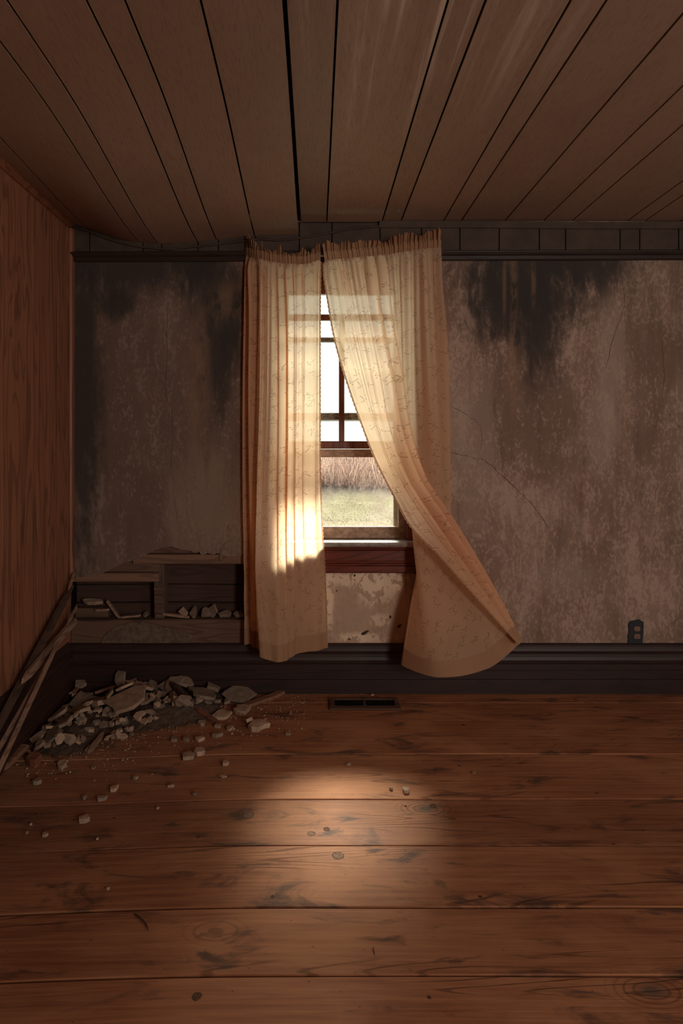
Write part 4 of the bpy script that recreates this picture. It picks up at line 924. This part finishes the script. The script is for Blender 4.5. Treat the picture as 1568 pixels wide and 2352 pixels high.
# the pieces one can single out: px, py, length px, depth ratio, yaw, thickness, tilt, tone, label
big = [
 (298, 1652, 112, .62, .25, .016, (0, .05), M_CHUNK, 'largest flat plaster slab, cracked, at the front of the heap'),
 (462, 1622, 66, .85, .3, .015, (.02, .05), M_CHUNKD, 'large brown plaster slab in the middle right of the heap'),
 (232, 1641, 38, .85, .2, .022, (0, .06), M_CHUNK, 'pale six-sided plaster lump in the left middle of the heap'),
 (178, 1664, 38, 1.25, 1.1, .015, (.1, .1), M_CHUNK, 'upright-looking pale plaster flake left of the six-sided lump'),
 (128, 1665, 44, .65, -.25, .016, (.05, .12), M_CHUNK, 'plaster piece with a bite out of its front near the left wall'),
 (152, 1692, 44, .80, .3, .016, (0, .05), M_CHUNK, 'square pale plaster piece at the left front of the heap'),
 (122, 1722, 46, 1.1, .3, .009, (0, .03), M_CHUNKD, 'dark grey plaster sheet lying flat at the left front'),
 (82, 1715, 34, .60, -.2, .012, (.05, .1), M_CHUNK, 'pale pointed plaster flake nearest the leaning strips'),
 (94, 1734, 26, .55, -.3, .014, (0, 0), M_CHUNK, 'small rounded pale lump in front of the dark grey sheet'),
 (112, 1705, 30, .7, .2, .012, (0, .05), M_CHUNK, 'mid-brown flake behind the dark grey sheet'),
 (78, 1752, 30, 1.0, .1, .030, (.0, .05), M_SPLINTR, 'reddish square block standing at the left end of the heap'),
 (190, 1630, 60, .8, .5, .012, (.05, .15), M_CHUNKD, 'broad dull plaster slab leaning at the back left of the heap'),
 (253, 1640, 16, 2.6, .1, .016, (.0, .1), M_CHUNK, 'narrow upright plaster sliver beside the six-sided lump'),
 (305, 1618, 26, 1.5, 1.0, .012, (.1, .2), M_CHUNK, 'long pale flake pointing up behind the largest slab'),
 (334, 1622, 28, 1.4, .9, .014, (.2, .2), M_CHUNK, 'pointed plaster wedge behind the right of the largest slab'),
 (286, 1633, 40, .5, .1, .012, (0, .15), M_CHUNK, 'low wide flake right behind the largest slab'),
 (350, 1608, 26, .9, .5, .014, (0, .25), M_CHUNKD, 'dark plaster piece at the right end of the long reddish strip'),
 (294, 1592, 30, 1.3, .4, .012, (0, .75), M_CHUNKD, 'plaster flake standing on edge against the baseboard'),
 (195, 1590, 30, .6, .1, .014, (0, .3), M_CHUNKD, 'small dull block against the baseboard at the back left'),
 (400, 1586, 52, .5, .05, .016, (0, .3), M_CHUNKD, 'long dull plaster piece lying against the baseboard mid heap'),
 (440, 1578, 40, .5, .12, .016, (0, .3), M_CHUNKD, 'long dull plaster piece right of the other against the baseboard'),
 (492, 1588, 30, 1.0, .9, .016, (.2, .5), M_CHUNKD, 'wedge of plaster tilted up against the baseboard right of centre'),
 (552, 1600, 70, .55, .35, .010, (0, .1), M_CHUNKD, 'broad dark plaster sheet at the right of the heap near the baseboard'),
 (400, 1612, 46, .6, .3, .012, (0, .1), M_CHUNKD, 'triangular brown flake left of the large brown slab'),
 (510, 1646, 46, .55, .2, .016, (0, .06), M_CHUNK, 'pale pointed plaster slab at the right front of the heap'),
 (556, 1636, 44, .55, .15, .020, (0, .05), M_CHUNK, 'crumbly plaster block behind the right front slab'),
 (420, 1655, 40, .5, .03, .018, (0, .03), M_CHUNKD, 'small brick-shaped plaster block at the front centre of the heap'),
 (462, 1664, 20, .8, .4, .014, (0, 0), M_CHUNK, 'brown pebble-like lump at the front of the heap beside the brick-shaped block'),
 (502, 1671, 20, .9, .7, .012, (0, 0), M_CHUNK, 'flat square crumb on the floor in front of the pointed slab'),
 (527, 1676, 18, .8, .2, .013, (0, 0), M_CHUNK, 'light crumbly lump on the floor left of the notched block'),
 (594, 1671, 46, .62, .05, .022, (0, 0), M_CHUNK, 'notched plaster block alone on the floor right of the heap'),
 (575, 1667, 20, .8, .3, .014, (0, 0), M_CHUNK, 'small flake tucked behind the left of the notched block'),
 (498, 1692, 28, .45, .0, .014, (0, 0), M_CHUNKD, 'narrow bar-shaped plaster crumb lying before the heap'),
 (400, 1702, 18, .8, -.4, .016, (0, 0), M_CHUNKD, 'leftmost of three lumps in a row before the heap'),
 (429, 1702, 18, .9, .5, .016, (0, 0), M_CHUNK, 'middle of three lumps in a row before the heap'),
 (458, 1702, 22, .7, .0, .014, (0, 0), M_CHUNK, 'rightmost of three lumps in a row before the heap'),
 (430, 1741, 34, .6, .45, .016, (0, 0), M_CHUNK, 'flat pale flake on the floor seam, left of a close pair'),
 (459, 1732, 24, 1.0, .8, .020, (0, 0), M_CHUNK, 'jagged lump on the floor seam, right of a close pair'),
 (519, 1757, 18, .9, .3, .020, (0, 0), M_CHUNK, 'small pale lump with a dark side below the floor seam'),
 (512, 1785, 20, .4, -.1, .006, (0, 0), M_CHUNK, 'thin pale chip lying flat below the small lump'),
 (141, 1762, 26, .8, .2, .018, (0, 0), M_CHUNK, 'pale rounded lump in front of the left end of the heap'),
 (84, 1800, 22, .8, .4, .014, (0, 0), M_CHUNKD, 'dull lump on the second clear board at far left'),
 (213, 1765, 13, .5, -.5, .006, (0, 0), M_CHUNK, 'thin pale chip on the floor right of the rounded lump'),
 (263, 1815, 18, .9, -.6, .018, (0, 0), M_CHUNK, 'small lump with dark left side on the boards before the heap'),
 (232, 1838, 24, .5, .2, .012, (0, 0), M_CHUNKD, 'low flake on the floor seam left of the small dark-sided lump'),
 (194, 1834, 14, .9, .8, .014, (0, 0), M_CHUNKD, 'tiny dull lump left of the low flake on the seam'),
 (310, 1790, 14, .8, .6, .010, (0, 0), M_CHUNK, 'tiny pale crumb by itself between the heap and the seam'),
 (394, 1808, 16, .6, .2, .010, (0, 0), M_CHUNK, 'tiny elongated crumb midway along the dark board'),
 (362, 1858, 10, .7, .2, .006, (0, 0), M_CHUNK, 'tiny bright crumb just past the floor seam'),
 (446, 1826, 11, .9, .2, .010, (0, 0), M_CHUNKD, 'tiny dark lump near the seam below the close pair'),
 (196, 1886, 30, .6, -.1, .016, (0, 0), M_CHUNK, 'orange-tinted flat lump alone on the board at left'),
 (103, 1920, 14, .8, .0, .012, (0, 0), M_CHUNK, 'small dark-sided crumb at lower left, near the seam'),
 (71, 1895, 9, .9, .0, .010, (0, 0), M_CHUNK, 'upper of two tiny bright crumbs at far left'),
 (61, 1914, 9, .9, .0, .008, (0, 0), M_CHUNKD, 'lower of two tiny crumbs at far left'),
 (801, 1758, 10, .9, .4, .012, (0, 0), M_CHUNK, 'tiny pebble of plaster on the sunlit board below the vent'),
 (898, 1813, 11, .9, .3, .016, (0, 0), M_CHUNK, 'left pebble of the pair on the sunlit board'),
 (931, 1818, 17, .9, .3, .018, (0, 0), M_CHUNK, 'right and larger pebble of the pair on the sunlit board'),
 (930, 1850, 6, .9, .3, .006, (0, 0), M_CHUNK, 'tiny crumb on the board just below the pebble pair'),
 (1088, 1777, 8, .7, .3, .006, (0, 0), M_CHUNK, 'tiny crumb alone on the board right of the sunlit patch'),
 (666, 1640, 9, .6, .2, .006, (0, 0), M_CHUNK, 'tiny bright crumb on the boards left of the vent'),
 (660, 1688, 13, .7, .2, .010, (0, 0), M_CHUNKD, 'small crumb right of the notched block'),
 (692, 1674, 6, .9, .2, .006, (0, 0), M_CHUNK, 'pin-sized crumb between the notched block and the vent'),
 (852, 1585, 8, .9, .2, .008, (0, 0), M_CHUNK, 'tiny crumb against the baseboard above the vent'),
 (248, 2043, 9, .6, .3, .006, (0, 0), M_CHUNK, 'tiny pale chip on the near board at left'),
 (224, 1928, 8, .6, .3, .006, (0, 0), M_CHUNK, 'tiny pale chip on the floor right of the orange-tinted lump'),
]
for k, (px, py, lp_, ratio, yaw, T, tilt, mat, lab) in enumerate(big):
    x, y = floor_pt(px, py); L = lp_ * y / F; foresh = F / max(1, (py - CY))
    Wd = L * ratio * (1.55 if lp_ > 25 else 1.2); T = T * (1.0 if lp_ > 10 else .8)
    if lp_ < 30: T = min(T, L * .42)
    if lp_ < 14: Wd = L * .85
    R = .5 * max(L * abs(math.cos(yaw)), Wd * abs(math.sin(yaw))); Ry = .5 * max(L * abs(math.sin(yaw)), Wd * abs(math.cos(yaw)))
    x = max(X0 + .032 + R, x); y = min(D - .034 - Ry * .75, y)
    m = settle(x, y, L, Wd, T, yaw, tilt, .003 if lp_ > 25 else .0008)
    place('plaster_chunk' if mat is not M_SPLINTR else 'wood_block', chunk_mesh(500 + k, L, Wd, T, mat, 'plaster_chunk'), m, lab, 'plaster piece' if mat is not M_SPLINTR else 'wood block')
# drop what lies buried, then tell the small pieces apart by their nearest singled-out neighbour
bpy.context.view_layer.update(); dg = bpy.context.evaluated_depsgraph_get(); eye = Vector((0, 0, EYE)); shown = []
for o, px, py, L, dull in small:
    seen = 0; vs_ = [o.matrix_world @ v.co for v in o.data.vertices[len(o.data.vertices) // 3:]]
    for v in vs_:
        d = v - eye; hit = S.ray_cast(dg, eye, d.normalized())
        if hit[0] and (hit[4].name == o.name or (hit[1] - v).length < .002): seen += 1
    if seen >= 3: shown.append((o, px, py, L, dull))
    else: bpy.data.objects.remove(o)
marks = [(298, 1652, 'the largest cracked slab'), (462, 1622, 'the large brown slab'), (232, 1641, 'the six-sided lump'), (152, 1692, 'the square pale piece'), (122, 1722, 'the dark grey sheet'),
         (128, 1665, 'the bitten piece'), (78, 1752, 'the reddish block'), (294, 1592, 'the flake on edge'), (400, 1588, 'the long dull piece'), (492, 1588, 'the tilted wedge'), (552, 1600, 'the broad dark sheet'),
         (290, 1604, 'the long reddish strip'), (510, 1646, 'the pointed front slab'), (420, 1655, 'the brick-shaped block'), (605, 1610, 'the orange wood strip'), (190, 1630, 'the broad dull slab'), (195, 1590, 'the block at the back left')]
used = {}
for o, px, py, L, dull in shown:
    mx, my, nm = min(marks, key=lambda m: abs(m[0] - px) + 1.6 * abs(m[1] - py)); dx, dy = px - mx, (py - my) * 1.8
    if abs(dx) > abs(dy): w = ('just left of ' if dx < 0 else 'just right of ') if abs(dx) < 30 else ('well left of ' if dx < 0 else 'well right of ')
    else: w = ('just behind ' if dy < 0 else 'just before ') if abs(dy) < 30 else ('farther behind ' if dy < 0 else 'farther before ')
    size = 'tiny' if L < .032 else 'small' if L < .050 else 'mid-sized'
    used.setdefault(size + (' brown' if dull else ' pale') + ' plaster bit ' + w + nm, []).append((py, px, o))
for lab, lst in used.items():
    lst.sort(key=lambda t: t[0])
    words = [''] if len(lst) == 1 else [', nearer the baseboard', ', nearer the room'] if len(lst) == 2 else [', %s from the baseboard' % w for w in ('first', 'second', 'third', 'fourth', 'fifth', 'sixth', 'seventh', 'eighth')]
    for (a, b, o), w in zip(lst, words): o['label'] = lab + w
# fine crumbs scattered over and around the heap
pts = []
while len(pts) < 1500:
    px, py = rr.uniform(20, 700), rr.uniform(1593, 1800)
    lim = 1770 - max(0, px - 120) * .20 + rr.gauss(0, 26)
    if py > lim or px < 168 - (py - 1590) * .78: continue
    x, y = floor_pt(px, py); s = abs(rr.gauss(0, .0028)) + .0012
    if y < D - .03: pts.append((x, y, s))
for _ in range(150):
    px, py = rr.uniform(10, 760), rr.uniform(1650, 1960); x, y = floor_pt(px, py); pts.append((x, y, rr.uniform(.0008, .0022)))
for _ in range(260):
    px, py = rr.uniform(600, 860) if rr.random() < .8 else rr.uniform(860, 1560), rr.uniform(1590.5, 1593); x, y = floor_pt(px, py); pts.append((x, min(y, D - .027), rr.uniform(.001, .003)))
crumb_cloud('plaster_crumbs', pts, 'fine plaster crumbs and dust over the boards around the heap', M_CHUNK)
# pieces lodged on the ledge inside the broken wall
LZ = wz(1425) + .003
for k, (px, py, lp_, h, yaw, rollx, mat, lab, kind) in enumerate((
        (203, 1391, 52, .016, -.25, .25, M_CHUNK, 'pale jagged plaster piece lodged at the left of the wall cavity', 'c'),
        (230, 1404, 34, .010, .05, .1, M_LATH, 'short lath end lying flat in the left wall cavity', 's'),
        (254, 1404, 48, .010, -.95, .1, M_LATH, 'lath piece tilted steeply in the left wall cavity', 's'),
        (295, 1417, 50, .010, .08, .1, M_LATH, 'thin lath sliver lying on the ledge in the left wall cavity', 's'),
        (328, 1418, 16, .012, .4, .3, M_CHUNKD, 'small dull lump on the ledge left of the stud', 'c'),
        (402, 1417, 60, .012, -.12, .1, M_LATH, 'pale pointed lath sliver on the ledge right of the stud', 's'),
        (417, 1408, 28, .012, .6, .7, M_CHUNK, 'plaster flake propped on the ledge behind the pointed sliver', 'c'),
        (441, 1415, 18, .014, .3, .6, M_CHUNKD, 'crumbled plaster lump on the ledge right of the propped flake', 'c'),
        (470, 1414, 24, .014, .5, .6, M_CHUNKD, 'dull plaster lump left of the pointed shard on the ledge', 'c'),
        (487, 1408, 30, .012, 1.3, .9, M_CHUNKD, 'pointed plaster shard standing up on the ledge', 'c'),
        (513, 1415, 34, .016, .05, .4, M_CHUNKD, 'blocky plaster piece right of the pointed shard on the ledge', 'c'),
        (542, 1416, 30, .014, -.3, .4, M_CHUNKD, 'rightmost plaster piece on the ledge beside the curtain', 'c'))):
    L = lp_ / 448; y = 3.178 if kind == 'c' else 3.165
    if py < 1405 and px < 300: z = wz(py) * 1.0 - .012
    else: z = LZ
    if kind == 'c':
        me = chunk_mesh(900 + k, L, .05 if rollx < .5 else .07, h, mat); Wl = .05 if rollx < .5 else .07
        zz = LZ + .5 * Wl * math.sin(rollx) if py >= 1405 or px > 300 else wz(py)
        if abs(yaw) > 1: zz = LZ + L * .40
        m = Matrix.Translation((wx(px), y, zz)) @ Matrix.Rotation(-yaw if abs(yaw) > 1 else -yaw * .3, 4, 'Y') @ Matrix.Rotation(rollx, 4, 'X')
        place('plaster_chunk', me, m, lab, 'plaster piece')
    else:
        me = splinter_mesh(900 + k, L, .020, h, mat)
        lift = .5 * L * abs(math.sin(yaw)) + .001
        m = Matrix.Translation((wx(px), y - .012, max(LZ + lift, wz(py) - .004) if px < 270 else LZ + lift)) @ Matrix.Rotation(-yaw, 4, 'Y')
        place('wood_splinter', me, m, lab, 'wood splinter')

# ------------------------------------------------------------------ strips of wood leaning in the left corner
def strip(pa, pb, w, t, mat, label, seed, broken=True, name='wood_strip', cat='wood strip', bow=.0):
    pa, pb = Vector(pa), Vector(pb); r = random.Random(seed); n = 10; V = []
    ax = (pb - pa).normalized(); side = Vector((1, 0, 0)); side = (side - ax * side.dot(ax)).normalized(); up = ax.cross(side).normalized()
    for i in range(n + 1):
        f = i / n; c = pa.lerp(pb, f) + up * bow * math.sin(PI * f)
        k = 1 if 0 < i < n else (r.uniform(.5, .8) if broken else 1)
        for j, (a, b) in enumerate(((-.5, -.5), (.5, -.5), (.5, .5), (-.5, .5))):
            jag = ax * (r.uniform(-.02, .02) if broken and i in (0, n) else 0)
            V.append(c + side * a * t * k + up * b * w * k * r.uniform(.94, 1.04) + jag)
    Fc = [(3, 2, 1, 0), tuple(4 * n + q for q in range(4))]
    for i in range(n):
        for q in range(4): Fc.append((4 * i + q, 4 * i + (q + 1) % 4, 4 * i + 4 + (q + 1) % 4, 4 * i + 4 + q))
    o = mesh(name, [v - pa for v in V], Fc, mat); o.location = pa; return tag(o, label, cat)
def sp(px, py, x): d = F * x / (px - CX); return at(px, py, d)
def to_floor(a, b, clear=.012):     # extend a->b down to the floor
    t = (a.z - (fsag(b.x) + clear)) / (a.z - b.z); return a + (b - a) * t
a = sp(166, 1346, -1.216); strip(a, to_floor(a, sp(3, 1655, -1.205)), .040, .014, M_LATHD, 'long dark moulding strip leaning along the left wall into the corner', 1)
a, b = sp(173, 1424, -1.196), sp(53, 1563, -1.186)
o = strip(a, b, .036, .016, M_LATH, 'pale split board with a broken end lying over the leaning strips', 2)
a = sp(128, 1488, -1.168); strip(a, to_floor(a, sp(2, 1712, -1.160)), .018, .010, M_LATH, 'thin pale lath between the dark moulding and the nailed lath', 3)
a = sp(134, 1474, -1.140); strip(a, to_floor(a, sp(2, 1757, -1.125)), .020, .010, M_LATH, 'thin lath with nails, outermost of the strips leaning at left', 4)
a = sp(178, 1390, -1.200); strip(a, sp(154, 1436, -1.190), .016, .008, M_LATH, 'short pale splinter at the top of the leaning strips', 5, cat='wood splinter', name='wood_splinter')
a = sp(171, 1316, -1.218); strip(a, sp(158, 1356, -1.214), .022, .004, M_LATH, 'torn sliver hanging where the corner bead breaks off', 6, cat='wood splinter', name='wood_splinter')
x0, y0 = floor_pt(6, 1772); x1, y1 = floor_pt(62, 1726)
strip((x0, y0, fsag(x0) + .014), (x1, y1, fsag(x1) + .03), .022, .030, M_SPLINT, 'short board end lying on the floor at the foot of the strips', 8)

# ------------------------------------------------------------------ bits on the near floor
def sliver(px, py, pts, r, label):
    P = []
    for a, b in pts:
        x, y = floor_pt(px + a, py + b); P.append((x, y, fsag(x) + r + .0012))
    o = tube('wood_fiber', P, [r * .4] + [r] * (len(P) - 2) + [r * .3], M_LATHD, None, None, 6); tag(o, label, 'wood fiber')
sliver(308, 2102, [(0, 0), (10, 6), (20, 14), (28, 24), (33, 38)], .0022, 'curved dark splinter lying on the near board at left')
sliver(859, 2175, [(0, 0), (-2, 8), (1, 16), (0, 22)], .0012, 'hair-thin dark fibre on the near board below centre')
